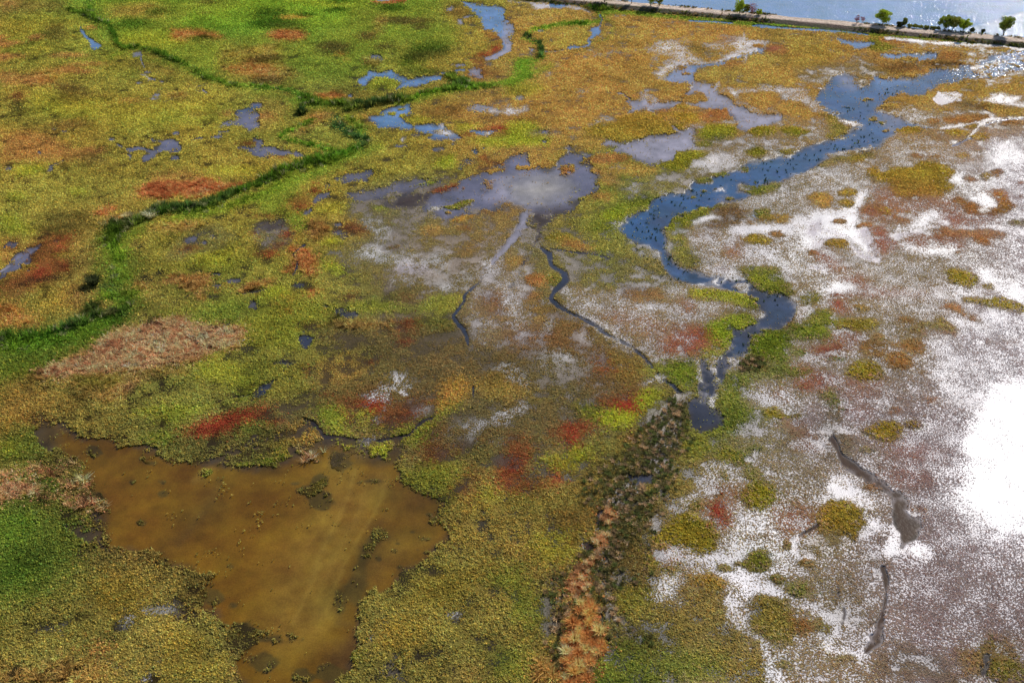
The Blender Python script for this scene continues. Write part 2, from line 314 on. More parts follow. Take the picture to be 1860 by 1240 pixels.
P(5,'brn','480,800 560,850 560,950 480,960 440,920',5,7,.6); P(5,'gold','280,800 470,830 470,960 330,1000 240,950 240,800',10,8,.4)
P(5,'k','0,1150 360,1120 620,1000 760,960 900,980 860,1080 700,1150 300,1230 0,1230',6,7,.9)
P(5,'dgr','640,1000 860,950 880,1040 700,1100 600,1080',6,6,.6)
P(5,'tan','680,1200 840,1110 1000,1070 1240,1040 1360,1080 1560,1110 1640,1180 1600,1240 660,1240',4,7,.95)
# ---- tile 6
P(6,'g','0,240 150,120 260,60 600,0 620,20 350,130 260,220 180,330 60,330',6,7,.8)
P(6,'g','200,310 350,330 370,420 330,470 270,440',5,5,.8)
P(6,'redd','240,240 370,220 400,280 350,300 290,290',4,5,.7); E(6,'red','420,175,26,22 325,285,34,10 435,130,20,8',2,3,.9)
P(6,'wp','330,340 360,310 400,280 400,230 430,200 480,180 520,190 470,230 430,260 400,300 370,340',2,4,.85); P(6,'wp','470,120 560,100 640,60 780,50 760,80 700,120 650,130 580,110 500,160',4,8,.7)
P(6,'bri','420,270 700,240 620,330 440,340 390,310',5,6,.5)
P(6,'gry','0,400 80,380 200,370 270,440 270,500 200,580 60,560 0,500',5,7,.9); P(6,'wdr','30,400 200,370 240,400 200,440 100,460 0,420',4,6,.75)
P(6,'red','195,440 260,430 270,480 240,500 190,480',3,4,.95); P(6,'red','0,450 20,460 0,480',2,2); P(6,'red','80,590 160,570 150,620 110,640 75,620',3,4,.95); E(6,'redd','60,350,90,10 180,540,50,16 60,600,50,16',3,3,.9)
P(6,'tang','380,380 470,380 520,440 440,510 400,500 340,460',4,5,.8); P(6,'dbr','360,370 440,360 560,480 430,520 380,440',5,6,.5)
P(6,'tanh','220,580 280,550 370,570 420,640 420,760 340,750 320,690 240,750 200,730 260,660 290,620',3,5,.9); S(6,'wd',2.6,'340,540 270,600 300,650 290,700 270,740',1.5,2)
P(6,'bri','480,640 600,680 640,740 560,740 480,700',4,5,.8); P(6,'bri','470,490 600,480 600,530 520,560 440,530',4,5,.8); P(6,'bri','110,820 240,820 250,880 150,900 60,880',5,6,.8)
P(6,'brn','600,400 700,380 780,450 790,490 680,480 600,440',4,6,.85); E(6,'redd','690,430,80,22 540,545,20,10',3,4,.7); E(6,'wp','620,490,50,26 570,400,30,14 560,455,30,10',3,5,.6)
P(6,'gry','700,160 1000,110 1300,100 1420,200 1560,240 1560,330 1300,380 1100,420 900,700 600,640 640,560 760,520 780,430 640,330',14,14,.85)
P(6,'wp','640,200 900,140 1040,110 1180,100 1260,110 1150,150 1000,190 880,210 760,240',5,8,.75); E(6,'bri','860,290,40,18 1180,120,60,14',4,4,.7)
P(6,'wdr','900,260 1050,200 1180,180 1250,200 1280,290 1200,300 1150,270 1000,290',6,8,.8)
P(6,'wp','1400,100 1480,60 1560,40 1700,30 1740,0 1860,0 1860,230 1740,250 1660,240 1600,300 1400,330 1300,370 1240,330 1150,300 1180,260 1220,200 1380,150',4,6)
P(6,'wl','1640,100 1860,60 1860,250 1700,250 1600,200',10,8,.8)
P(6,'red','1200,170 1290,150 1420,130 1420,150 1320,170 1220,185',3,3); P(6,'redd','1520,0 1620,0 1600,40 1530,50',4,4,.8); P(6,'pur','1560,80 1630,90 1620,170 1570,160',4,6,.7)
P(6,'oli','1290,290 1340,280 1380,250 1480,240 1440,270 1370,300 1340,330 1300,320',3,4); E(6,'orgl','1320,320,30,10',2,2); P(6,'orgl','1340,370 1400,345 1500,335 1490,350 1380,390 1330,385',2,3)
E(6,'saltd','1240,290,40,12',3,3,.8)
P(6,'orgd','1540,300 1620,290 1600,330 1540,330',4,5,.6); P(6,'org','1160,410 1260,420 1280,460 1200,480 1140,460',5,7,.5)
P(6,'salth','760,370 830,380 900,440 900,490 850,480 780,440',4,6,.95); P(6,'salth','500,600 700,570 830,550 860,600 1000,640 1060,600 1080,640 1180,640 1240,600 1290,620 1300,700 1150,690 1060,700 960,660 820,640 720,690 620,610',5,8,.85)
P(6,'saltd','700,590 820,560 840,600 960,650 1080,640 1060,680 900,660 760,640',4,9,.6); P(6,'salth','950,760 1040,740 1050,790 1110,780 1080,820 960,790',4,6,.9); P(6,'salth','1240,840 1340,800 1460,760 1480,810 1400,850 1280,860',5,8,.8)
P(6,'mudp','980,650 1060,640 1160,680 1200,720 1000,760 960,720',8,9,.5); P(6,'salth','1100,780 1280,780 1240,850 1120,840',8,9,.5)
P(6,'orgd','1380,560 1500,500 1560,500 1520,600 1400,620',8,10,.35)
P(6,'mudd','880,880 1080,820 1160,800 1130,880 1000,920 880,940',6,8,.6); E(6,'redd','1040,900,50,26 940,560,30,8 1440,430,40,20',4,5,.6)
P(6,'wl','1860,280 1810,330 1770,450 1650,570 1590,640 1560,720 1510,780 1540,780 1600,740 1650,660 1720,600 1790,510 1860,460',2.5,4); P(6,'saltd','1560,650 1600,640 1620,690 1640,650 1620,700 1570,760 1540,770 1580,700',1.5,3); P(6,'salth','1430,740 1500,725 1500,750 1450,755',3,4)
S(6,'wd',3.2,'1540,785,1.5 1480,830 1430,880 1430,920 1390,970 1350,1020 1370,1060 1420,1110,4.5 1440,1160,3.5 1450,1210,2',1.2,1.6)
P(6,'bri','640,960 820,900 1100,960 1200,870 1420,870 1420,930 1380,990 1200,1020 1060,1010 800,1000',6,10,.5); P(6,'oli','1080,1020 1330,1030 1370,1130 1180,1140 1060,1100',6,8,.5)
P(6,'wd','550,970 620,980 720,1010 700,1030 640,1020 560,1000',2.5,5,.8); E(6,'wd','480,950,30,18 300,810,40,16',3,4,.7); E(6,'wd','355,1185,42,42',2,3); S(6,'saltd',1.6,'700,1010 780,1018',1,1,.7)
E(6,'red','400,850,30,14 395,880,20,16 145,935,26,14 500,1000,20,10 1020,1085,50,30 1020,1125,28,20 1085,1050,26,9 1025,1190,36,14 230,985,40,10 240,900,30,14',3,4,.9); E(6,'redd','1020,1100,100,40 650,890,50,20 380,1080,60,14',5,6,.7)
P(6,'tang','540,1060 960,1050 940,1110 700,1110 560,1090',5,7,.7)
P(6,'oli','0,860 260,860 560,960 480,1080 300,1060 280,1228 0,1228',10,10,.6)
P(6,'m','400,1100 1300,1120 1320,1228 420,1228',12,12,.8)
P(6,'s','1580,680 1700,560 1860,540 1860,1228 1480,1228 1500,1100 1420,1000 1500,800',14,12,.7); P(6,'redd','1560,860 1680,850 1720,900 1680,1050 1560,1000',8,10,.55); P(6,'saltd','1650,850 1720,780 1750,760 1730,860 1690,900 1790,930 1780,1000 1690,960',4,8,.8); E(6,'org','1780,650,80,40',8,10,.5); P(6,'mud','1780,680 1860,640 1860,880 1760,900',6,7,.6)
# ---- tile 9
P(9,'k','0,0 640,0 700,30 640,90 360,210 200,320 0,360',6,7,.9); P(9,'oli','0,230 300,200 640,40 690,60 400,210 220,310 0,370',6,8,.5)
P(9,'tan','840,0 1640,0 1600,60 1480,90 1400,160 1340,210 1120,230 900,280 760,280 640,310 480,300 400,330 260,320 250,280 420,220 620,150 700,60',3.5,6,.95)
P(9,'tang','200,320 420,330 760,290 1300,230 1280,310 900,350 860,420 800,480 660,470 560,430 500,400',6,9,.65); P(9,'tan','740,420 880,350 960,340 940,370 820,440',4,6,.5)
P(9,'org','0,360 200,330 450,420 560,470 500,540 340,520 150,600 0,700',12,10,.55); P(9,'redd','160,600 340,540 380,600 300,650 200,640',6,8,.75); P(9,'gold','0,600 150,600 100,700 0,700',8,8,.4)
P(9,'oli','500,300 800,320 820,420 540,380',8,8,.5); P(9,'bri','1300,230 1520,200 1700,280 1760,330 1700,430 1560,400 1340,300',10,10,.5)
P(9,'bri','900,540 1200,500 1400,500 1700,420 1750,440 1500,530 1300,590 1150,640 1000,600',6,7,.55); P(9,'oli','460,600 900,560 900,680 600,700 480,680',6,8,.4)
S(9,'wdd',1.0,'640,560 800,562 1000,572 1080,565 1200,530 1360,510 1450,490 1600,450 1720,430',.8,.8); P(9,'dgr','840,460 940,440 900,480 860,500',4,4,.5)
P(9,'mudd','1100,350 1380,340 1380,390 1160,380',5,6,.4); P(9,'redd','1040,560 1150,570 1120,590 1040,590',3,4,.7)
P(9,'mudd','850,640 1100,580 1150,600 1080,700 900,680',7,8,.5)
P(9,'wd','1750,380 1800,350 1860,330 1860,400 1800,440 1700,470 1730,430',3,6,.8)
P(9,'k','0,690 150,640 330,660 330,860 120,910 0,880',10,10,.75); P(9,'bri','0,760 120,740 110,860 0,850',8,8,.5)
# brown pond
P(9,'wbr3','210,600 360,540 450,600 470,680 440,780 380,830 260,780',6,7,.8)
P(0,'wbr','104,775 124,780 145,792 180,795 205,790 235,800 265,812 290,818 310,830 345,835 390,842 430,845 470,850 510,845 545,825 570,812 610,808 645,822 690,840 720,838 735,870 760,890 790,905 830,935 855,955 850,975 820,975 790,1000 770,1030 735,1040 715,1075 690,1085 655,1090 648,1140 660,1180 640,1200 600,1240 590,1300 420,1420 380,1420 440,1240 415,1200 420,1160 405,1140 390,1110 368,1105 380,1060 350,1035 330,1035 280,1025 240,1000 200,998 180,965 190,930 180,905 160,880 150,850 120,835 105,810',3,6)
P(0,'wbr2','610,850 640,850 640,900 590,980 570,1020 540,1110 560,1160 500,1200 470,1150 500,1060 560,950',18,12,.75)
P(0,'wbr2','690,860 700,880 660,960 600,1060 610,1120 570,1140 560,1080 610,980 660,890',9,8,.75); P(0,'wbr2','700,970 780,980 740,1020 690,1050 650,1060 670,1000',10,8,.5)
P(0,'wo','180,850 260,850 300,930 300,990 380,1010 420,1100 480,1160 400,1130 330,1030 200,990',14,12,.6); P(0,'wbr3','370,890 400,880 400,920 350,960 310,1000 300,990 340,940',8,7,.5)
P(0,'wbr3','650,990 700,930 690,1000 660,1060 620,1120 590,1110 640,1050',8,6,.75); P(0,'wdr','640,1140 670,1160 640,1210 590,1240 600,1190',10,8,.5); P(0,'wbr3','720,900 800,930 790,980 730,960 700,930',12,10,.4)
P(0,'wbr3','480,800 560,770 590,800 560,830 480,845',8,6,.6)
P(0,'d','185,990 240,1000 290,1000 330,1040 400,1040 380,1075 365,1110 330,1060 250,1030 190,1010',4,7,.9)
P(0,'mudd','400,1130 460,1135 520,1150 505,1175 480,1165 455,1180 430,1200 440,1240 420,1240 405,1170',3,5,.8); E(0,'sub','390,1085,20,14 440,1140,26,16 480,1200,30,22 545,1225,26,16 595,1222,20,14 425,1100,14,8 480,1160,60,12',3,5,.9)
E(0,'sub','255,950,9,5 418,1028,8,5 170,820,12,10 585,910,22,18 635,960,2,2 580,870,12,9 555,890,12,6 240,875,6,4 295,875,8,5 275,840,14,6 315,830,14,5 260,832,7,5 295,895,9,6',2,4,.85)
E(0,'oli','375,858,14,7 445,848,14,8 480,838,20,7 583,873,11,8',2,3); P(9,'wbr2','1340,960 1420,930 1440,960 1380,990 1300,1010',3,3,.9)
P(9,'l','440,590 900,560 1000,640 1080,740 1130,790 1090,790 1000,770 880,800 770,770 780,690 640,720 520,690 460,640',3,6,.9); P(9,'oli','950,700 1180,690 1180,760 1100,785 980,740',4,5,.7)
P(9,'mudd','1180,720 1400,690 1500,620 1860,640 1860,880 1700,900 1500,900 1300,900 1180,800',8,9,.75); P(9,'wbr3','1440,820 1600,760 1800,740 1860,760 1860,900 1600,930 1440,900',9,9,.6)
P(9,'red','1260,690 1370,610 1440,570 1560,560 1620,540 1720,540 1740,580 1680,620 1600,620 1580,670 1400,720 1300,720',3,5); P(9,'red','1760,560 1790,500 1820,540 1830,580 1770,580',2.5,4); P(9,'red','1800,620 1860,600 1860,640',2.5,4)
P(9,'oli','1600,680 1700,600 1860,590 1860,700 1700,750',6,8,.5); P(9,'oli','1600,900 1700,880 1700,930 1620,940',3,4,.9); P(9,'oli','1780,870 1860,860 1860,915 1780,910',3,4,.9)
P(9,'tan','0,920 80,960 160,1020 270,1060 260,1110 400,1110 320,1140 200,1100 60,1150 0,1180',3,6); P(9,'tan','130,920 280,905 380,950 420,990 320,990 180,960',3,6,.85); P(9,'redd','280,940 380,950 370,990 290,980',3,4,.7)
P(9,'mudd','390,870 520,880 540,950 560,1000 660,1100 710,1150 740,1228 560,1228 440,1120 400,1000',5,8,.8)
E(9,'tan','400,890,10,6 460,900,20,6 430,930,30,8 500,900,10,8 560,1010,40,12 480,1050,50,12 590,1060,34,14 430,1080,20,6 500,1120,60,10 590,1140,50,14 650,1170,40,14 560,1190,40,12 700,1200,16,30 470,1180,24,8 440,1000,30,8',1.5,4,.85)
P(9,'k','160,1000 360,1000 420,1060 400,1100 300,1080 200,1040',5,6,.85)
# ---- tile 10
P(10,'oli','0,160 300,240 420,400 300,500 0,440',8,8,.4); P(10,'wd','60,430 80,370 130,330 160,290 200,240 240,260 200,300 330,330 300,360 180,340 120,380 80,440',3,7,.75); E(10,'wd','350,62,56,48 200,220,60,20',3,5,.9)
P(10,'redd','520,440 700,440 860,400 900,500 880,560 1000,500 1100,460 1200,480 1240,420 1180,560 1050,600 880,650 830,620 860,550 700,540 560,500',8,10,.75)
P(10,'red','580,530 640,540 680,620 650,640 610,600',3,5,.9); P(10,'red','720,500 800,480 880,490 850,540 800,560 760,530',4,6,.8); P(10,'redd','860,600 960,590 1130,500 1100,560 1000,620 880,650 840,620',4,6,.85); E(10,'red','70,540,40,34 150,620,60,22 490,430,20,16 800,208,22,12 20,580,60,14 1025,80,40,24 370,280,16,20',3,5,.9)
P(10,'org','440,220 560,160 740,150 780,220 700,340 560,380 440,340',8,9,.35); P(10,'mudd','560,380 700,360 720,440 560,460 440,440',8,8,.5); P(10,'brn','720,370 840,360 860,400 760,430 690,420',5,5,.6)
P(10,'salth','750,440 850,350 940,290 1100,310 1110,400 1060,440 960,430 900,490 800,490',5,7,.9); P(10,'saltd','780,440 860,410 930,430 900,470 820,480',4,6,.7)
P(10,'salt','950,280 975,290 985,340 1000,350 1010,300 1040,290 1030,330 985,370 955,330',1.5,2.5); P(10,'salt','945,395 965,385 970,410 950,420',1,1.5); P(10,'salt','990,400 1030,400 1045,435 1020,445 990,430',1,2); S(10,'mudd',2,'1080,270 1020,340 970,400 930,450 900,520',1.5,1.5,.8); S(10,'saltd',1.6,'925,470 900,520 860,570 830,620',1.5,2,.7)
P(10,'saltd','1265,260 1290,255 1300,280 1280,295 1265,280',1.5,2,.8); P(10,'salth','1100,560 1150,510 1180,500 1160,550',4,4,.8)
P(10,'m','800,120 1280,60 1400,260 1250,440 1120,460 1100,300 900,250',14,10,.7)
P(10,'orgl','1250,400 1300,340 1400,310 1470,370 1480,430 1400,480 1300,530 1220,560 1240,480',5,7,.8); E(10,'orgd','1320,430,50,50',6,6,.6); P(10,'bri','1150,600 1260,540 1400,490 1440,440 1420,500 1260,600 1120,680 1080,700',4,6,.6)
P(10,'gold','1480,320 1700,290 1760,380 1700,480 1540,470',8,10,.4); P(10,'salth','1660,270 1740,250 1830,330 1860,340 1860,410 1760,380 1680,300',5,7,.9); S(10,'wd',2.2,'1490,380 1490,450',1.2,1)
P(10,'salth','1360,640 1500,600 1700,550 1860,440 1860,530 1700,610 1600,640 1540,700 1400,690 1280,730 1300,700',5,7,.7); P(10,'saltd','1440,670 1600,600 1700,540 1830,520 1800,580 1600,640 1530,690',4,6,.85); P(10,'salth','1570,770 1640,720 1720,690 1680,740 1600,780',3,5,.9)
P(10,'bri','440,510 560,500 640,560 640,650 700,700 560,715 480,690 440,600',5,7,.65); P(10,'bri','680,560 740,530 820,560 800,620 740,660 700,640',4,6,.5); P(10,'orgl','260,640 380,610 440,680 440,740 340,780 280,740',5,7,.65); P(10,'oli','70,880 250,830 300,780 340,800 240,880 100,915',3,4,.9); P(10,'gold','100,760 260,740 260,830 120,830',6,7,.5)
P(10,'mudd','0,640 240,640 280,720 100,760 90,860 0,880',8,9,.6); P(10,'bri','540,745 720,745 720,800 620,800 540,770',3,5,.9); P(10,'bri','780,790 930,760 950,840 860,880 780,840',3,5,.85); P(10,'bri','940,680 1080,640 1100,690 1000,720 940,710',3,4,.7); P(10,'bri','990,780 1140,620 1200,640 1160,760 1060,790',5,7,.5); P(10,'bri','700,650 900,640 930,690 760,710',4,6,.45)
S(10,'wdd',3.6,'330,590,1.5 400,620 450,680,4 480,720,5 560,715,3 700,740,2.5 860,745 960,725 1060,705,3.2 1110,650 1150,610 1210,590,2',1.2,1.6); S(10,'salt',1.6,'715,738 780,735 830,738',.8,.6); P(10,'salth','720,745 800,750 760,800 730,790',2.5,3,.9); S(10,'wbr3',5,'960,740 980,800 960,850,8 900,890 800,890 700,885',2.5,3,.9); S(10,'wbr3',1.6,'320,600 250,560 150,540',1.5,1.5,.6)
P(10,'wbr3','560,720 640,800 700,860 880,880 960,850 1000,780 960,760 860,860 740,790 720,740',4,5,.55)
P(10,'sub','520,800 640,830 680,900 600,960 540,920',4,6,.75); E(10,'sub','460,1015,50,34 350,1085,36,18 800,1015,60,12 715,1025,20,10',3,5,.8); E(10,'sub','460,1150,70,50 285,1030,24,10',3,6,.7)
E(10,'tan','400,850,26,26 360,885,20,10 420,880,20,12 470,820,14,8 440,790,14,5',1.2,3,.95); E(10,'tan','320,800,50,12',2,4,.5)
P(10,'redd','1120,820 1260,750 1400,760 1420,830 1260,900 1140,880',7,9,.8); P(10,'redd','1200,640 1360,620 1400,660 1300,700 1220,690',7,8,.5); P(10,'redd','1440,880 1500,860 1560,1000 1480,1100 1490,1170 1380,1130 1350,1060 1450,1000',7,9,.7); P(10,'redd','1620,900 1700,850 1740,720 1860,740 1860,900 1800,1000 1860,1080 1720,1080 1640,1020',7,9,.85); P(10,'red','1640,1000 1700,960 1800,1040 1740,1070 1660,1060',6,8,.45); P(10,'redd','1540,740 1600,690 1620,700 1580,760',4,4,.8)
P(10,'bri','1000,1000 1180,960 1380,840 1440,860 1380,1000 1200,1080 1000,1060',10,12,.35); P(10,'oli','900,930 1250,900 1400,1100 1250,1228 900,1100',8,10,.4); P(10,'wbr3','880,1070 1200,1060 1250,1150 1100,1180 940,1140',10,10,.45); P(10,'bri','1560,1040 1700,1120 1860,1100 1860,1228 1500,1228 1500,1150',10,12,.45)
P(10,'mudd','1440,780 1600,780 1620,900 1500,960 1440,900',8,9,.5)
# ---- tile 3 : ochre flats, pools, salt
P(3,'org','0,20 560,80 700,110 900,120 1100,170 1860,190 1860,560 1600,600 1200,560 900,640 860,900 600,900 300,1030 60,980 150,820 0,700 0,560 250,420 120,300 130,200 0,180',8,8,.85)
P(3,'org','150,420 350,400 600,350 1000,370 950,620 900,640 800,650 810,740 600,790 520,850 400,900 200,860 160,700 60,680 0,560',6,8,.9)
P(3,'bri','0,830 160,820 300,920 280,990 0,990',5,6,.85); P(3,'bri','0,570 180,560 280,600 130,660 0,660',8,8,.55); P(3,'bri','200,190 560,170 560,330 380,340 240,290',8,8,.3)
P(3,'org','250,190 540,190 550,290 420,310 270,270',6,7,.5)
S(3,'brig',5,'630,90 630,150,4 560,160 400,160 260,190 170,210 130,250 220,300 240,390',2.5,2.5,.9); S(3,'g',3,'640,90 720,180 700,260 600,290',3,3,.6)
P(3,'brig','60,400 240,395 190,440 170,520 60,560 0,580 0,540 60,500',4,5,.9)
P(3,'wbl','570,185 630,175 635,220 600,250 560,275 580,295 560,315 500,325 430,335 390,330 420,312 510,315 550,295 545,260 575,235',1.5,2); S(3,'wbl',2,'635,180 645,140 630,100',1.5,1.5,.8); S(3,'wl',1.6,'260,350 330,348 390,338',1.2,1.2,.8); E(3,'wl','225,205,30,12 170,340,24,20 15,200,40,60 10,310,14,24',3,4,.75)
P(3,'salth','140,60 200,60 210,100 150,105',3,3,.8); P(3,'saltd','280,120 330,100 370,110 350,130 300,138',2,3,.9); P(3,'salth','380,230 460,230 470,245 400,250',3,3,.7)
P(3,'salth','1000,130 1080,140 1090,170 1030,180 990,160',2.5,3,.9)
P(3,'saltd','510,370 560,330 720,350 750,340 680,370 620,390 560,385',4,6,.8); P(3,'salth','640,250 1000,230 1000,270 700,290 640,280',6,8,.6); P(3,'saltd','800,350 860,335 880,350 820,362',2,2,.9); P(3,'salth','930,410 1010,390 1050,430 960,450',4,5,.9); E(3,'saltd','360,445,26,16 285,490,14,26 1400,200,50,8 1700,498,32,6 1620,560,26,5',2,3,.85); P(3,'salth','200,500 300,480 320,540 240,550',4,6,.5)
P(3,'saltd','950,350 1010,290 1080,260 1180,270 1200,230 1300,290 1500,250 1600,240 1780,270 1740,330 1600,350 1440,370 1340,400 1180,400 1000,370',4,6,.95); P(3,'salt','960,350 1100,300 1200,380 1000,365',6,6,.6); P(3,'salt','1570,260 1770,270 1720,310 1560,320',4,5,.8); S(3,'salt',1,'1605,210 1608,260',.8,.5)
P(3,'mudd','1200,300 1330,310 1440,360 1340,385 1270,370',6,8,.65); P(3,'pur','1430,250 1540,250 1540,280 1460,285',5,5,.6)
P(3,'wbl','1060,540 1100,490 1180,450 1280,430 1420,420 1500,390 1580,360 1690,330 1740,330 1740,360 1600,400 1500,440 1420,440 1300,460 1260,500 1260,550 1200,570 1100,560',3,4); P(3,'wl','1060,540 1110,480 1240,450 1250,560 1160,570',5,5,.7)
P(3,'salt','990,490 1040,470 1100,420 1160,390 1340,420 1440,400 1560,350 1700,320 1750,340 1600,380 1440,420 1300,438 1180,450 1100,490 1060,545 1020,530',2.5,3); P(3,'salt','1600,380 1650,385 1620,430 1605,420',2,2)
E(3,'orgd','1175,455,24,10 1215,500,26,9 1700,310,34,10 1480,445,30,8',1.5,2)
P(3,'orgd','1480,420 1580,395 1600,440 1530,490 1480,460',3,4)
P(3,'org','1265,550 1280,500 1320,460 1420,450 1480,470 1600,450 1640,400 1860,390 1860,600 1600,580 1460,590 1350,580',2.5,4); P(3,'org','955,590 1010,560 1120,560 1240,570 1200,650 1120,665 1000,640',2.5,4); 
P(3,'wl','1250,540 1440,590 1430,640 1500,660 1560,710 1640,740 1760,770 1860,770 1860,810 1790,840 1760,860 1640,890 1560,860 1540,800 1480,740 1340,740 1260,720 1230,700 1350,670 1320,640 1210,640 1230,580',3,4)
P(3,'saltd','1430,600 1540,590 1860,590 1860,630 1640,640 1560,680 1500,640 1440,610',4,6,.95); P(3,'saltd','1560,680 1700,710 1820,700 1800,740 1700,765 1620,730',4,6,.9); P(3,'salt','1400,590 1450,530 1440,580 1420,600',1.5,1.5); P(3,'org','1580,640 1740,625 1860,650 1860,680 1700,705 1620,690',3,5,.95); S(3,'salt',1.5,'1500,590 1540,640 1550,660',1.5,2,.9)
P(3,'wl','795,670 900,680 920,600 950,610 980,650 1050,690 1200,690 1150,720 1000,750 920,745 860,765 820,765 835,720',2.5,4); P(3,'saltd','880,660 930,600 1000,650 1060,690 960,700 900,690',3,5,.9); S(3,'wl',1.6,'750,630 790,635 840,670',1.5,2); E(3,'orgd','860,652,44,14',1.5,2); P(3,'salth','780,680 830,700 820,740 790,710',2,3,.7)
P(3,'redp','950,710 1020,700 1100,720 1080,750 990,750',4,5,.9); E(3,'gold','1195,725,60,18',2,3); P(3,'saltd','1120,700 1220,690 1260,720 1180,760 1150,740',3,4,.7)
P(3,'org','1190,670 1260,645 1340,655 1350,680 1240,700',2.5,3); P(3,'orgd','1310,780 1370,735 1480,735 1550,780 1540,800 1440,820 1360,830 1310,800',2.5,4); P(3,'gold','1040,770 1130,755 1310,765 1300,830 1200,835 1100,790',2.5,4); P(3,'gold','1110,860 1160,835 1230,850 1200,880 1130,880',2,3)
S(3,'wl',2.2,'960,745 1040,790 1110,840 1160,885 1200,900',1.5,1.2); P(3,'gold','730,800 850,760 1000,760 1120,850 1150,900 1100,920 960,910 840,950 700,960 560,920 520,860 620,830 700,840',3,5,.85); P(3,'org','430,980 500,920 680,940 700,990 560,1030 470,1030',3,4,.95)
P(3,'salth','560,840 640,790 720,800 700,860 640,850',4,5,.95); S(3,'saltd',1.6,'560,845 600,835 640,815',1.5,1.5); P(3,'salth','400,640 440,605 540,605 560,640 480,650',3,4,.95); P(3,'saltd','0,720 140,710 150,750 70,790 0,790',3,4,.95); E(3,'wl','90,665,40,18',3,4,.7); P(3,'salth','380,870 500,880 440,920 330,920',5,7,.5); E(3,'wp','255,955,20,10 265,888,24,7',2,2); P(3,'pur','150,890 330,880 340,920 160,920',5,6,.4)
P(3,'wl','640,980 700,950 760,970 860,960 960,930 1080,925 1150,910 1180,900 1240,860 1280,880 1260,960 1310,990 1280,1010 1160,1030 1130,1080 1040,1110 960,1100 860,1070 790,1030 680,1030 760,990',3,4); P(3,'saltd','1260,830 1320,810 1520,830 1500,860 1400,840 1280,870 1250,920 1260,960 1300,1000 1330,990 1280,940',3,4,.8); P(3,'pur','1220,860 1300,850 1280,920 1240,920',4,5,.6)
P(3,'wp','400,990 440,985 450,1030 560,1040 700,1040 640,1050 520,1080 500,1100 560,1160 620,1228 0,1228 0,1100 60,1050 130,1050 160,1100 180,1140 290,1170 350,1090 350,1070 410,1040',3,4)
P(3,'isl','1280,880 1360,845 1500,840 1560,880 1540,920 1440,955 1340,945 1290,920',2.5,3); P(3,'org','1510,940 1580,905 1650,940 1640,980 1560,990 1510,970',2.5,3); P(3,'isl','1630,880 1720,850 1820,865 1810,910 1720,925 1650,905',2.5,3)
P(3,'isl','1040,1110 1130,1080 1150,1035 1250,1020 1370,1025 1340,1060 1260,1080 1230,1140 1140,1155 1060,1130',2.5,4); P(3,'orgd','510,1080 600,1045 760,1035 850,1060 830,1085 720,1110 600,1120 540,1110',2.5,4); P(3,'org','560,1150 620,1110 700,1120 820,1100 1000,1130 1010,1170 900,1200 760,1190 620,1190',4,6,.85)
P(3,'salth','700,1120 780,1080 820,1090 800,1140 760,1170 690,1130',3,4,.95); P(3,'org','170,1090 240,1080 330,1090 290,1160 220,1140',3,4,.9); P(3,'salt','290,1180 340,1115 370,1115 340,1185',2,2.5); E(3,'org','112,1140,52,24',1.5,2); P(3,'orgd','365,1120 450,1110 470,1150 430,1185 360,1180',2,3); P(3,'s','1260,960 1860,900 1860,1080 1500,1100 1380,1060 1300,1010',6,6,.7)
P(3,'salt','1250,1130 1320,1080 1400,1060 1540,1080 1540,1100 1380,1130 1280,1140',4,6,.85); P(3,'salth','1540,1090 1860,1060 1860,1110 1600,1140 1300,1170 1240,1150',5,7,.6); E(3,'isl','1690,1030,44,22 1340,975,50,16',2.5,4,.95); P(3,'orgd','540,1130 620,1150 700,1160 620,1180 560,1170',3,4,.5)
# green foreshore below the dike
P(3,'g','640,70 740,70 900,75 1300,125 1500,140 1860,170 1860,200 1600,180 1300,150 1000,115 780,100 680,110',2.5,3,.95); S(3,'dgr',1.2,'640,60 840,85 1100,105 1500,140',1.5,1.2,.8)
S(3,'wbl',1.6,'1240,140 1400,146 1520,155',1,1); S(3,'wbl',2,'1700,165 1860,188',1,1); P(3,'salt','0,10 160,10 260,18 440,35 530,55 580,85 570,98 520,75 400,60 280,62 200,75 160,30 0,18',1.5,2); P(3,'wbl','280,20 380,25 420,40 380,55 300,50',1.5,1.5); P(3,'salt','720,70 800,78 830,95 760,95',1.5,2); P(3,'saltd','740,110 790,105 780,130 740,125',1.5,2); P(3,'dgr','530,40 680,45 740,80 620,90 560,60',2,2.5,.9)
# ---- tile 4
P(4,'org','0,190 140,180 330,220 470,215 600,240 700,280 700,320 620,380 500,450 360,500 340,560 240,585 100,590 0,600 0,380 100,380 130,330 150,280 0,260',2.5,5)
P(4,'gold','200,300 500,280 640,340 500,440 300,440',14,10,.4); P(4,'orgd','105,330 160,305 250,310 270,345 230,375 140,375',1.5,1.5); E(4,'redp','165,328,44,18',2,2,.9); S(4,'brn',.9,'105,335 150,302 230,305 265,330 255,360 200,382 140,372 105,345',.8,.4); P(4,'redd','240,370 380,370 360,395 260,395',5,4,.5)
P(4,'g','0,140 300,165 640,200 840,240 820,250 600,215 400,190 200,190 0,180',2,3,.95); P(4,'wbl','30,165 200,180 400,195 600,205 800,232 640,230 450,210 250,195 60,185',1.2,1.6)
P(4,'org','600,230 780,232 820,260 740,280 640,270',2,3,.9); P(4,'oli','820,250 900,230 920,300 1000,330 900,360 800,330',3,5,.8); P(4,'orgd','870,265 960,260 1110,285 1080,300 900,290',2,3)
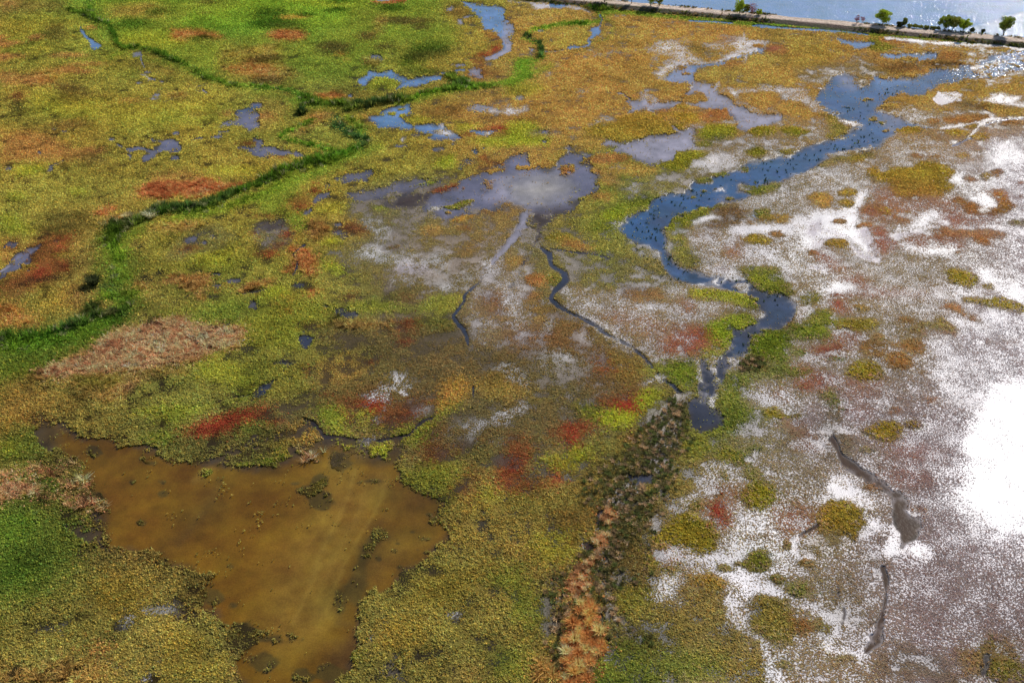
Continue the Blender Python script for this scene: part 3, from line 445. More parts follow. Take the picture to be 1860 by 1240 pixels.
P(4,'salth','1000,280 1280,290 1700,330 1740,360 1500,420 1420,430 1280,350 1000,320',5,7,.85); P(4,'salt','920,250 1100,262 1280,280 1460,280 1600,290 1740,300 1860,330 1700,318 1500,320 1300,300 1100,275',1.5,2.5); P(4,'salth','1100,280 1300,300 1260,330 1100,310',4,5,.6); P(4,'g','880,210 1300,265 1860,300 1860,290 1300,240',2,2,.9)
P(4,'wbl','610,265 700,280 760,285 850,290 830,310 720,335 680,300 640,295',2.5,4); P(4,'wbl','900,370 1100,360 1270,365 1260,390 1140,420 1040,415 960,400',3,5); P(4,'org','990,395 1080,385 1150,395 1130,415 1000,415',2.5,3); P(4,'orgd','1280,380 1320,350 1410,355 1430,400 1330,420 1280,405',2.5,4); P(4,'brn','1150,420 1280,420 1430,400 1440,440 1300,460 1160,440',3,4,.8); P(4,'brn','860,440 1100,420 1160,450 1200,490 1000,495 880,470',5,6,.7); P(4,'org','880,500 1000,495 1250,500 1180,550 1100,555 1080,530 900,520',2.5,4)
P(4,'n','300,480 620,420 800,400 880,480 860,520 760,600 700,520 480,580 350,560',6,8,.7); P(4,'saltd','360,560 560,480 700,470 720,540 560,540 480,590 420,620',6,8,.7); P(4,'saltd','1080,530 1240,488 1250,495 1100,560 920,600 960,560',3,4,.8)
P(4,'saltd','0,600 240,585 360,580 440,660 500,740 460,770 380,720 280,700 240,660 0,630',3,5,.95); P(4,'org','0,640 180,630 240,660 180,720 100,760 40,740 0,700',3,5,.95); P(4,'salth','0,700 40,740 100,765 180,730 170,750 60,790 0,750',3,4,.9)
P(4,'org','190,720 230,690 340,700 430,760 500,770 510,800 440,815 340,810 250,790 190,750',2.5,3)
P(4,'salth','440,690 700,820 660,860 560,900 500,830 400,850 280,820 160,830 150,860 250,880 420,940 300,1000 100,1050 0,960 0,1100 60,1140 200,1080 400,1000 520,950 620,930 700,880 600,800',5,7,.75)
P(4,'isl','0,890 60,855 150,855 185,880 170,915 60,925',2.5,3); P(4,'isl','190,880 260,850 410,880 400,905 330,930 260,910',2.5,3); P(4,'isl','520,780 600,760 600,820 670,870 660,920 570,955 520,930 560,880 530,830',4,6,.7); E(4,'isl','50,1030,60,30 260,1030,64,20 40,1130,50,18',3,5,.8)
P(4,'wb','440,680 500,600 600,500 700,520 760,600 850,520 1000,525 1100,550 1240,480 1500,440 1600,400 1860,330 1900,340 1900,470 1600,540 1450,545 1300,580 1180,640 1000,640 930,700 860,740 900,745 1000,800 1100,830 1250,860 1320,880 1180,870 1000,885 900,940 860,1000 700,1020 600,1040 500,1080 380,1160 200,1210 0,1290 -10,1200 100,1130 300,1040 420,990 560,950 680,900 740,870 640,810 500,740',2.5,4)
P(4,'wbl','850,520 1000,530 1080,550 960,590 860,600',4,5,.7); P(4,'wl','600,500 700,520 700,600 620,560',6,6,.6); P(4,'wl','900,740 1060,790 1040,840 960,860 900,800',8,6,.5); P(4,'wbl','1500,440 1860,350 1860,470 1640,500',8,8,.6)
S(4,'salt',1.5,'1860,385 1700,415 1600,440 1500,465',1.5,4,.9); S(4,'saltd',1.3,'1860,420 1700,440 1560,480 1480,470',1.2,3,.8); S(4,'saltd',1,'1400,500 1300,520 1200,535 1130,575',1,2.5,.7); P(4,'salt','1500,450 1600,460 1580,480 1510,475',2,3,.8)
P(4,'saltd','500,720 620,790 700,830 760,850 700,850 620,815',2,3,.9); P(4,'salt','610,800 700,825 740,850 680,845 620,820',1.5,2); S(4,'salt',1.3,'1010,628 1110,628',1,1)
P(4,'org','870,730 940,680 1000,640 1080,630 1150,650 1250,620 1320,580 1450,545 1540,540 1640,575 1860,570 1860,640 1700,640 1600,670 1540,690 1400,640 1300,620 1250,680 1200,710 1100,725 960,735',2.5,4); P(4,'org','1780,560 1860,530 1860,640 1780,640',2.5,4,.9)
P(4,'mudp','1240,670 1280,625 1400,615 1450,640 1430,690 1300,715 1250,690',2,3); P(4,'saltd','1300,630 1430,625 1420,670 1330,690',4,4,.8); P(4,'salth','1500,560 1780,540 1860,500 1860,470 1700,500 1600,540',5,6,.8); P(4,'salt','1600,560 1760,545 1780,560 1660,575',3,4,.8)
P(4,'salt','1540,690 1660,640 1700,620 1780,650 1840,650 1800,690 1860,700 1860,735 1740,720 1600,705',2.5,5); P(4,'org','1440,660 1540,680 1700,720 1860,730 1860,800 1700,795 1620,760 1560,730',2.5,4,.95); P(4,'brn','1390,690 1600,720 1620,760 1500,730',3,4,.7); S(4,'salt',1.6,'1000,740 1100,745 1250,760',2,3,.7)
P(4,'org','1150,740 1300,730 1390,745 1330,765 1200,755',2,3); P(4,'s','1000,750 1400,770 1640,800 1500,860 1250,850 1100,820',5,6,.8); P(4,'saltd','1000,770 1220,780 1300,820 1200,850 1060,810',4,6,.8)
P(4,'orgd','1310,800 1480,775 1600,770 1640,800 1560,830 1400,845 1330,830',2.5,3); E(4,'orgd','1250,818,40,22',2,3); E(4,'gold','1500,855,52,16 1090,880,90,24 925,885,24,9',2,3); P(4,'gold','1320,880 1420,870 1500,895 1440,935 1380,925 1320,900',2,3); P(4,'gold','1490,930 1560,900 1630,915 1620,940 1540,945',2,3); P(4,'orgd','1660,840 1740,815 1860,820 1860,850 1740,850',2,3)
S(4,'salt',2,'1300,870 1440,850 1540,830 1640,800 1740,810 1860,795',1.5,1.5); S(4,'wl',1.5,'1600,845 1680,815 1800,806 1860,800',1,1); S(4,'salt',2.4,'1640,800 1560,850 1530,890 1490,925',1.5,1.5); S(4,'wp',2,'1500,935 1440,960 1380,985',1.5,2); S(4,'salt',2,'1610,760 1650,790',1.5,1)
E(4,'pur','1010,560,50,10',3,3,.5)
P(4,'w','1640,940 1740,950 1860,930 1860,1228 1740,1228 1640,1100 1600,1000',10,9,.8); P(4,'salt','1700,1000 1860,1020 1860,1140 1640,1160 1630,1050',8,8,.6); P(4,'mudp','1660,950 1720,980 1760,950 1740,1000 1700,1010',2.5,3,.9); P(4,'saltd','1180,920 1300,970 1400,1000 1300,1080 1200,1150 1000,1150 900,1000 1000,920',9,10,.7)
P(4,'gold','860,1180 960,1140 1060,1130 1220,1090 1300,1110 1400,1150 1400,1180 1340,1228 840,1228',2.5,5); P(4,'orgd','800,1150 850,1130 880,1160 820,1180',2,3,.9); P(4,'orgd','1640,1170 1700,1145 1730,1165 1680,1200',2,3,.9); E(4,'gold','1600,1190,40,20 740,1075,60,26 1440,1055,40,12',2,3,.85); E(4,'orgd','1150,1045,50,20 1260,1060,40,8 1260,935,30,5',3,4,.6); P(4,'oli','640,1040 800,1020 840,1060 700,1090 560,1110 400,1150 420,1120',5,8,.5)
# ---- tile 7
P(7,'wp','0,0 60,0 60,40 160,50 190,10 290,50 340,60 380,70 460,60 480,0 540,0 620,60 610,100 640,150 560,200 480,230 420,250 440,280 460,300 340,310 260,350 130,300 120,280 80,270 0,230',3,4); P(7,'wgr','20,130 130,100 330,80 420,160 400,200 240,250 120,250 60,220',12,8,.9)
P(7,'org','610,120 650,75 720,70 770,110 760,145 680,150',2.5,4); P(7,'oli','640,150 760,130 820,150 800,180 700,180',4,5,.7); P(7,'isl','840,105 900,90 950,105 940,130 880,130',3,4,.9); P(7,'org','800,0 1000,20 1000,60 900,80 800,60',5,6,.6); P(7,'orgd','560,210 620,180 700,190 700,240 620,240 540,235',4,6,.7)
P(7,'oli','760,260 860,240 940,190 1000,220 980,280 900,300 820,300 800,380 700,380 620,350 700,300',4,6,.85); P(7,'oli','560,400 650,370 740,400 760,440 700,460 560,450',4,6,.7); P(7,'bri','620,340 730,310 800,330 790,370 700,380',4,6,.6); P(7,'saltd','720,400 760,370 820,350 840,330 860,345 800,400 760,440 720,470 640,475 700,460',2.5,4,.95); E(7,'saltd','860,150,40,18 1040,190,30,22',3,4,.6); P(7,'s','620,60 800,120 1060,60 1060,180 860,220 760,180',8,8,.4)
P(7,'gry','160,280 340,310 260,560 240,620 140,640 60,560 100,420',7,8,.7); P(7,'wdr','150,290 440,290 340,340 260,400 240,480 190,560 110,680 60,780 0,900 40,780 140,600 200,500 180,400',5,6,.65)
P(7,'wl','130,300 190,300 100,420 60,500 0,560 0,500 60,430',3,4,.7)
P(7,'isl','250,490 300,460 400,450 480,470 420,520 320,520 260,515',4,6,.7); P(7,'orgd','380,480 500,510 600,580 540,590 440,570 380,540',4,6,.7); P(7,'l','640,470 780,490 820,540 1050,680 1080,760 900,720 700,600 560,540',8,9,.6)
# river, middle reach
P(7,'wb','1240,150 1260,110 1480,60 1560,20 1860,-60 1860,110 1720,120 1580,125 1560,180 1700,190 1600,230 1500,230 1400,290 1180,330 1120,400 1050,430 1080,500 1100,620 1150,680 1250,720 1380,740 1600,750 1720,850 1860,890 1860,980 1760,940 1560,870 1420,820 1300,810 1150,760 1080,700 1030,600 900,540 820,500 760,430 820,360 900,320 960,290 1010,230 1100,190 1220,180',2.5,4)
P(7,'wdr','1000,330 1130,320 1180,300 1100,400 1050,430 980,390',8,6,.4); P(7,'wd','960,480 1100,560 1150,690 1280,730 1600,760 1860,900 1860,960 1560,860 1300,800 1100,720 1030,600',5,6,.65); P(7,'wbl','1000,560 1060,600 1090,690 1200,750 1160,760 1070,700 1020,600',5,4,.45)
P(7,'salt','1290,790 1360,800 1400,780 1490,765 1460,810 1380,815 1300,805',1.5,2.5); P(7,'salt','1400,150 1490,155 1490,185 1440,185 1400,170',1.5,2.5); P(7,'salth','1530,820 1580,800 1630,820 1600,835',1.5,2); P(7,'saltd','1480,740 1560,690 1560,730 1600,760 1500,755',2.5,4); P(7,'pur','1400,700 1500,690 1500,730 1420,730',4,4,.6); E(7,'oli','1510,225,30,12 1430,270,34,12 1260,215,16,8 1330,175,30,7 1340,105,60,22 1660,30,90,20 1450,70,60,18',2.5,4,.8)
P(7,'oli','1560,150 1640,125 1860,120 1860,180 1700,200 1620,185',4,6,.75); P(7,'gold','1660,180 1760,180 1740,205 1680,200',3,4,.6)
P(7,'oli','1050,430 1120,380 1130,350 1260,310 1360,270 1400,290 1370,320 1280,360 1240,400 1200,440 1120,450',3,5,.95); P(7,'bri','1060,430 1150,400 1220,420 1200,450 1120,450',4,5,.6); P(7,'oli','1090,470 1200,450 1240,540 1300,620 1340,680 1220,700 1120,640',6,7,.7); P(7,'mudd','1220,540 1320,600 1400,660 1340,690 1280,640',6,7,.4)
P(7,'salt','1260,380 1330,350 1430,330 1430,350 1340,380 1270,392',2.5,4); P(7,'brn','1380,300 1560,280 1660,320 1640,360 1500,420 1340,430 1340,400 1460,360',6,8,.7); P(7,'redd','1200,440 1340,440 1420,460 1400,520 1280,520',8,10,.5); P(7,'redp','1480,520 1580,520 1600,620 1540,650 1470,600',6,8,.7); P(7,'saltd','1200,440 1500,400 1560,560 1500,680 1400,690 1260,560',12,12,.5)
P(7,'orgd','1640,370 1760,340 1860,330 1860,380 1740,390 1600,400',3,5,.85); P(7,'wbl','1650,330 1690,310 1740,320 1690,370 1650,365',3,4,.7); P(7,'dgr','1680,310 1780,310 1770,350 1700,350',3,4,.7); P(7,'salt','1520,420 1700,390 1860,390 1860,470 1780,460 1600,470',4,6,.85); P(7,'gold','1600,510 1640,480 1720,475 1790,510 1760,535 1680,540',2,3); P(7,'salt','1640,560 1860,520 1860,690 1700,650',8,10,.5); P(7,'orgd','1780,455 1860,460 1840,490 1790,480',3,4,.8); P(7,'saltd','1640,200 1860,180 1860,300 1740,290 1640,260',6,8,.7)
P(7,'bri','1220,890 1240,840 1340,840 1480,850 1600,870 1710,920 1700,960 1600,960 1440,920 1300,920',3,5,.9); P(7,'oli','1640,740 1760,740 1860,800 1860,880 1740,860 1660,800',5,7,.8); P(7,'oli','1550,700 1680,690 1700,740 1600,740',4,6,.6)
S(7,'wd',3,'230,560,2 290,600,5 310,680,4 390,730,5 400,780,5 330,840,4 300,900,4 360,960,4 430,1000,3 520,1040,3.4 620,1100,3.2 700,1160,3 780,1200,3 850,1228,3',1.4,2)
S(7,'wd',2,'300,565 440,585 600,605 690,630',1.5,2.5,.75); P(7,'gry','200,560 560,600 900,640 1100,740 1200,830 900,830 600,760 420,700',10,12,.45)
P(7,'orgd','120,760 180,735 260,750 270,830 190,820 130,800',3,5,.9); P(7,'oli','260,740 340,720 380,780 330,820 270,800',3,4,.6); E(7,'orgd','170,890,60,30',4,6,.7); P(7,'org','0,600 120,620 110,680 40,720 0,740',6,9,.5)
P(7,'saltd','400,940 420,860 450,880 540,930 620,1000 700,1040 830,1100 830,1190 780,1180 700,1120 620,1060 520,1010 440,980',4,6,.9); P(7,'salt','500,1010 600,1060 660,1080 780,1170 830,1200 770,1170 700,1110 640,1070',1.5,2); P(7,'salt','600,1095 640,1120 700,1180 640,1130',1.5,2)
P(7,'s','440,840 980,840 1200,840 1240,900 1500,960 1400,1040 1380,1100 1100,1228 900,1228 660,1060 440,960',10,10,.8); P(7,'saltd','980,840 1140,830 1200,870 1080,880',4,6,.9); P(7,'orgd','800,820 1040,860 1080,920 900,900 780,880',7,9,.6); P(7,'redp','700,1040 840,1020 1300,1100 1340,1180 1300,1228 1020,1228 900,1080 760,1100',9,12,.55); P(7,'redp','1180,920 1260,920 1240,1000 1180,980',6,8,.6); P(7,'red','1280,1140 1340,1130 1340,1180 1280,1180',4,5,.7); P(7,'saltd','800,960 960,960 1080,1080 960,1140 840,1060',8,10,.7)
P(7,'salth','1270,920 1480,930 1480,990 1360,1000 1280,960',6,8,.7); P(7,'mudd','1480,980 1760,960 1700,1020 1560,1040 1460,1020',6,7,.5)
P(7,'wd','1760,940 1860,900 1860,1100 1700,1130 1640,1170 1600,1228 1500,1228 1540,1160 1580,1130 1680,1090 1740,1040 1840,1010 1800,960',3,4)
P(7,'bri','1360,1080 1440,1040 1560,1020 1700,1030 1660,1080 1560,1120 1500,1228 1420,1228 1420,1180 1340,1180',3,5,.9); P(7,'oli','1700,1130 1860,1100 1860,1228 1640,1228 1660,1170',3,5,.9)
P(7,'s','0,860 160,900 300,1060 280,1228 0,1228',10,10,.5); P(7,'saltd','0,920 60,930 60,990 20,980',4,5,.8); E(7,'saltd','200,940,50,24 310,1100,50,30 110,1110,40,14 540,1165,40,20 560,930,40,20 430,870,24,16',3,6,.7); P(7,'redd','300,960 560,1060 600,1140 460,1200 340,1120',9,10,.35); P(7,'org','130,920 280,980 280,1060 180,1060',7,9,.5)
# ---- tile 8
P(8,'wb','0,-10 440,-10 340,70 200,100 100,125 0,135',2.5,4); P(8,'oli','0,170 130,160 130,200 0,205',4,5,.8); P(8,'gry','160,110 400,100 440,150 240,220 140,180',8,9,.5); P(8,'saltd','380,90 600,60 760,20 800,150 600,180 540,150 400,180',9,9,.7); P(8,'saltd','0,210 400,200 400,290 0,290',9,9,.5)
P(8,'org','390,210 440,185 520,190 570,235 540,280 500,295 460,260 400,235',2.5,3.5); P(8,'gold','600,180 640,160 730,165 740,195 680,212 610,205',2,2.5); P(8,'gold','610,250 650,232 725,240 720,270 680,290 630,275',2,2.5); E(8,'gold','800,232,28,18',1.5,2); E(8,'org','600,297,30,8',2,2,.8)
P(8,'gold','800,20 860,10 900,60 960,70 1010,20 1100,40 1140,0 1300,0 1400,30 1340,80 1340,120 1400,130 1380,160 1340,190 1290,220 1180,200 1080,225 1000,210 960,160 950,100 860,90 790,60',2.5,5); P(8,'orgd','960,90 1280,100 1300,200 1080,220 980,170',10,8,.4)
P(8,'redp','820,160 960,160 1020,220 1100,240 1340,230 1380,260 1380,400 1200,300 1040,380 860,360 760,330 780,260 860,260',9,10,.55); P(8,'orgd','740,300 900,260 1080,320 1100,360 920,380 780,350',9,10,.4); P(8,'gold','880,300 920,285 970,305 950,330 900,325',2,3); E(8,'gold','1080,322,18,10',2,2,.7)
P(8,'oli','20,340 60,300 130,300 130,340 60,370',3,4,.6); P(8,'org','100,370 160,335 260,330 300,350 280,385 180,390 0,400',3,4,.9); P(8,'salt','0,420 140,400 380,330 440,330 400,440 400,600 360,560 340,500 160,480 100,470',6,7,.7); P(8,'gold','0,475 80,470 160,510 110,540 0,530',2,3); P(8,'orgd','150,455 220,455 240,485 190,490',3,4,.7)
P(8,'salt','430,330 620,310 700,270 760,180 800,180 790,220 750,280 740,340 740,400 760,440 800,500 860,580 890,600 870,630 800,590 740,530 680,500 600,480 520,510 440,530 420,600 380,560 370,420',2.5,4); P(8,'salt','560,310 640,300 640,330 500,350 440,345',3,4,.8)
P(8,'mudp','400,400 480,370 490,400 470,460 430,490 390,470',3,5,.85); S(8,'mudp',1.6,'480,430 540,450 600,465 650,475',1.5,1.5,.8); P(8,'mudp','740,430 800,420 830,480 860,560 895,620 880,660 800,640 760,620 720,590 820,620 860,630 800,540 760,480',3,3,.95)
P(8,'mudp','430,520 520,490 620,480 560,495 460,560 420,560',3,4,.8); P(8,'mudp','660,500 720,560 780,610 740,610 680,550',3,4,.7); P(8,'gold','510,530 560,500 640,505 670,530 640,555 540,550',2,2.5); E(8,'orgd','610,380,44,14 745,412,22,12 800,400,40,16 425,595,26,16',1.5,2.5,.9)
P(8,'redp','830,430 900,400 960,480 980,540 900,600 860,540',5,7,.9); P(8,'redp','460,590 540,580 640,700 600,720 500,660',6,8,.75); P(8,'redp','720,320 840,310 880,340 820,360',4,6,.6)
P(8,'salt','1180,330 1240,310 1310,350 1250,370 1200,400 1160,430 1060,440 1010,430 1100,410 1170,380',3,4,.95); P(8,'mudp','960,480 1050,450 1180,430 1250,380 1340,380 1340,400 1240,430 1100,470 1000,500',4,5,.9); P(8,'salt','1040,535 1120,535 1200,560 1300,570 1400,555 1440,570 1360,590 1240,595 1120,585 1080,560',2,3); P(8,'saltd','1440,570 1480,580 1540,620 1500,640 1460,610',3,4,.9); E(8,'orgd','1420,592,26,10',2,2,.8)
P(8,'orgd','1380,240 1420,225 1520,260 1600,290 1680,290 1660,240 1610,200 1640,165 1720,165 1760,230 1800,280 1740,330 1640,330 1560,340 1480,330 1450,270',2.5,4); P(8,'saltd','1380,70 1600,60 1640,140 1600,190 1680,280 1600,285 1500,250 1400,180 1360,180 1340,120',7,9,.8); P(8,'salt','1520,220 1620,220 1680,270 1620,290 1560,270',2.5,3); P(8,'salt','1380,60 1440,50 1430,110 1370,120',4,6,.8); P(8,'orgd','1640,40 1700,25 1730,45 1680,85 1640,75',2,3,.95); P(8,'gold','1560,80 1620,55 1635,80 1600,105',2,3,.95); P(8,'orgd','1440,90 1500,75 1540,100 1480,120',3,4,.7); P(8,'w','1700,0 1860,0 1860,200 1760,180 1720,80',9,9,.8); E(8,'orgd','1845,120,20,12 1845,205,20,12',2,3,.8)
P(8,'redp','1380,330 1660,350 1640,400 1400,420 1280,380',7,8,.6); P(8,'gold','1760,390 1800,370 1860,375 1860,410 1780,405',3,3,.8)
P(8,'orgd','1250,450 1280,430 1380,440 1620,440 1740,470 1700,495 1600,500 1520,480 1400,500 1260,480',4,6,.7); P(8,'orgd','1510,490 1580,480 1640,520 1620,545 1540,530',2.5,3,.95); P(8,'redp','1100,480 1260,480 1440,500 1440,550 1160,540 1060,520',7,8,.65); P(8,'mudp','1400,430 1640,410 1860,440 1860,470 1640,430 1440,445',4,5,.5)
P(8,'gold','1340,730 1370,705 1430,715 1540,740 1545,780 1500,835 1420,800 1360,790',2,3); P(8,'gold','1590,810 1640,800 1670,830 1640,850 1590,830',2.5,3,.9); P(8,'salt','1540,730 1600,730 1680,790 1780,820 1860,880 1860,940 1700,880 1600,790',4,6,.85); S(8,'mudp',1.3,'1770,820 1830,850 1860,865',1.5,1)
P(8,'gold','1440,900 1500,890 1580,900 1700,885 1780,920 1860,950 1860,1005 1740,980 1640,960 1540,940 1460,925',2.5,4); P(8,'orgd','1320,940 1380,920 1440,960 1500,1000 1560,1030 1600,1080 1500,1060 1420,1010 1330,965',3,5,.85); P(8,'oli','0,900 60,900 80,950 20,970 0,960',3,4); P(8,'bri','490,990 540,980 580,1020 660,1080 600,1110 540,1060',4,5,.7)
P(8,'gold','560,1060 660,1050 740,1040 860,1050 880,1080 840,1110 700,1120 600,1110',3,4,.95); P(8,'gold','1110,1100 1180,1070 1260,1060 1250,1020 1300,1020 1370,1070 1420,1120 1380,1170 1260,1170 1160,1140',3.5,6,.9); P(8,'orgd','1020,1030 1080,1030 1110,1065 1050,1060',3,5,.8); P(8,'gold','710,950 760,945 820,975 760,985',2.5,3,.8); E(8,'redp','700,800,90,50 600,930,50,30 620,980,60,24 640,1140,70,30 720,1180,30,20 900,860,160,30',7,9,.65); E(8,'red','600,940,30,14 590,875,30,10',3,5,.7)
P(8,'oli','0,690 200,690 240,800 330,850 280,890 160,880 80,850 0,780',5,7,.8); P(8,'bri','0,750 70,750 80,790 20,790',4,4,.7); P(8,'oli','330,900 400,870 470,870 480,930 400,950 340,930',4,6,.8); P(8,'oli','420,1000 560,970 560,1100 480,1160 360,1160 280,1120 400,1050',5,7,.85); P(8,'bri','490,1110 560,1095 570,1130 510,1140',3,4,.7)
P(8,'wd','0,800 60,850 160,890 280,900 330,950 300,1040 220,1090 60,1150 0,1170 0,1100 60,1070 100,980 60,900 0,880',3,4); P(8,'wb','100,900 240,910 310,960 280,1040 150,1090 60,1100 130,1030 110,950',6,5,.4); E(8,'oli','205,1008,30,10 180,960,44,12 60,1060,60,20',2.5,4,.6); P(8,'saltd','340,560 500,640 560,760 640,800 700,820 560,860 440,860 340,840 300,780 200,720 200,600',8,9,.7); P(8,'mudp','380,660 480,690 520,720 440,710',4,5,.7); P(8,'salt','480,860 560,835 600,800 660,810 700,825 620,845',2.5,3); P(8,'saltd','0,560 340,500 380,640 200,680 0,650',9,9,.6); P(8,'mudd','160,240 400,340 0,400',8,8,.2)
P(8,'salt','1340,1040 1400,1030 1600,1090 1560,1120 1440,1100',4,6,.9); P(8,'w','1560,960 1860,1010 1860,1228 1440,1228 1420,1140 1600,1090',12,12,.8); P(8,'oli','60,1160 180,1130 260,1150 300,1228 0,1228',4,5,.9); P(8,'brn','200,1110 280,1060 320,1000 340,1000 300,1070 240,1120',3,4,.9)
P(8,'redp','1000,860 1300,860 1200,900 1000,900',8,10,.3); P(8,'salt','900,800 1040,820 1300,850 1600,860 1540,880 1300,880 1060,860',6,9,.5)
# ---- tile 11
P(11,'wd','1500,0 1860,-20 1740,20 1660,50 1640,100 1640,160 1560,200 1520,260 1480,300 1480,360 1400,380 1400,430 1380,480 1340,450 1300,400 1290,260 1310,200 1360,190 1440,170 1500,140 1530,90 1540,40',2.5,4); P(11,'wb','1520,60 1620,60 1620,150 1540,180 1500,140',5,5,.4)
P(11,'salt','1300,400 1340,385 1370,400 1370,440 1340,455 1310,430',1.2,2.5); P(11,'salt','1370,460 1410,420 1440,430 1450,480 1400,510 1380,500',1.2,2.5); E(11,'saltd','1430,410,20,30 1345,490,20,14 1520,200,26,14 1570,200,20,10 1410,205,16,14 1370,215,16,10 1375,250,20,16 1400,290,14,20 1430,340,30,20 1470,350,20,20 1300,300,16,60',1.5,3,.8); S(11,'saltd',1.4,'1660,170 1600,190 1560,205',1,1.5)
P(11,'oli','1640,60 1700,40 1860,20 1860,160 1760,190 1660,180 1640,120',3,5,.9); P(11,'oli','1090,200 1290,200 1280,400 1180,420 1130,360 1060,310 1080,250',4,6,.85); P(11,'bri','1120,280 1240,270 1200,340 1130,330',5,6,.5); P(11,'bri','1340,0 1500,20 1500,110 1440,170 1320,190 1300,130 1380,90',4,6,.8); P(11,'red','1180,110 1300,90 1310,160 1200,175',5,7,.8); P(11,'redp','1030,60 1140,50 1280,0 1340,20 1420,120 1300,140 1200,170 1030,160',6,9,.85); P(11,'red','1270,20 1330,20 1330,60 1280,60',5,6,.8); E(11,'redp','850,20,40,24 960,30,60,40',6,8,.6)
P(11,'brn','1560,240 1620,180 1680,175 1750,200 1740,250 1680,275 1600,270',4,6,.95); P(11,'n','1480,300 1740,260 1860,260 1860,340 1660,340 1600,420 1640,480 1600,600 1400,700 1420,500',7,8,.4); P(11,'oli','1480,280 1640,290 1640,360 1580,460 1640,540 1640,640 1480,720 1380,720 1420,620 1440,540 1420,480 1480,400',6,8,.75); P(11,'dgr','1440,560 1600,560 1600,680 1480,700',8,8,.25)
P(11,'wd','1210,480 1300,470 1400,520 1440,560 1500,600 1420,640 1320,690 1230,670 1240,580',4,6,.95); P(11,'wd','1140,380 1180,420 1300,440 1340,480 1300,520 1200,500',4,6,.7)
S(11,'wd',3,'620,0,3 700,40 780,80 860,130 930,180 980,240 1020,290,2.5 1050,330,2 1120,370,3 1160,410,4',1.3,1.8); P(11,'saltd','600,0 660,30 740,60 800,100 880,130 830,130 700,60',2,3); P(11,'salth','940,170 1000,200 1040,280 1030,300 980,230',2.5,3,.9); P(11,'salth','900,320 1050,300 1050,330 980,350 860,400 900,350',3,4,.9); S(11,'salt',1.1,'960,350 1040,315 1055,325',.8,.8)
P(11,'bri','900,250 1040,230 1080,260 1000,320 920,310',4,5,.5); P(11,'s','700,0 1100,-20 1100,60 1020,160 900,120 800,70',6,8,.5); P(11,'redd','80,0 560,60 700,130 860,160 920,250 880,340 760,400 500,330 560,250 420,180 260,140 120,160 0,120 0,0',12,12,.45); P(11,'gold','700,140 920,180 930,280 880,350 740,340 640,200',9,10,.35)
E(11,'red','640,210,50,26 720,275,30,14 640,270,70,20',4,6,.65); P(11,'salth','300,150 420,150 460,190 340,240 260,230 220,180',6,8,.85); P(11,'saltd','390,150 440,160 430,190 400,190',2,3,.95); P(11,'salth','0,240 60,260 100,320 150,350 160,420 140,450 120,370 40,340 0,320',4,6,.9); P(11,'org','0,340 80,360 130,430 60,470 0,480',7,8,.6); P(11,'saltd','0,540 60,520 130,530 100,570 30,595 0,590',3,5,.95); P(11,'gry','380,380 480,380 480,480 400,520',8,8,.6); P(11,'gry','200,130 560,160 520,330 400,380 240,300',14,12,.45)
P(11,'m','0,500 400,400 640,460 560,520 300,560 0,700',12,12,.5); P(11,'l','140,430 340,420 380,460 180,490',6,8,.5)
P(11,'redd','620,470 780,460 900,400 900,480 890,560 760,550 660,520',5,6,.8); P(11,'red','740,520 820,470 880,500 895,550 870,565 780,550',3,4); P(11,'red','830,455 900,430 915,445 860,470',2.5,3,.9)
P(11,'bri','870,470 900,420 1000,395 1060,430 1080,480 1020,530 940,560 900,540',4,6,.9); P(11,'bri','600,570 720,545 860,560 890,600 840,650 740,690 640,640',4,6,.95); P(11,'oli','460,510 580,510 640,560 600,620 480,560',6,7,.7); P(11,'bri','400,820 500,780 600,810 600,850 500,880 420,860',5,7,.9); P(11,'bri','190,860 340,830 420,860 500,900 440,980 340,950 250,910',5,7,.6); P(11,'gold','280,850 420,870 420,960 320,930',7,7,.5)
P(11,'redd','280,690 400,640 600,640 620,670 500,720 480,780 400,770 320,720',5,7,.8); P(11,'red','380,650 460,650 480,720 500,700 470,760 430,740 440,690',3.5,5,.85); P(11,'red','500,650 610,640 590,670 510,680',3,4,.6)
P(11,'redd','0,700 120,720 150,800 150,900 80,980 20,960 0,1080 0,700',10,10,.7); P(11,'red','0,880 120,860 80,960 20,970',7,9,.45); P(11,'red','280,960 340,960 400,1020 360,1060 290,1040',4,6,.8); P(11,'redd','0,1000 280,1000 300,1060 140,1100 0,1070',7,9,.8)
P(11,'mudd','380,960 460,980 440,1040 410,1020',3,4,.4); S(11,'saltd',1.1,'390,1080 440,1010 420,990',1,1.5,.6)
P(11,'l','540,700 900,660 1080,520 1200,460 1240,660 1200,800 1000,1228 200,1228 180,1100 400,1080 560,920',12,12,.7)
P(11,'dbr','900,660 1040,560 1100,460 1200,480 1240,600 1220,700 1180,760 1100,840 1060,960 960,1000 860,1140 640,1228 420,1100 560,900 760,800 800,700',12,12,.5); S(11,'tus',14,'1170,440,7 1150,600,14 1080,740,18 1040,860,20 940,960,20 780,1100,16 680,1240,14',8,9,.8); E(11,'orgd','860,730,60,30',5,6,.6); P(11,'tus','1000,460 1180,500 1200,640 1100,740 960,760 960,680',8,8,.7)
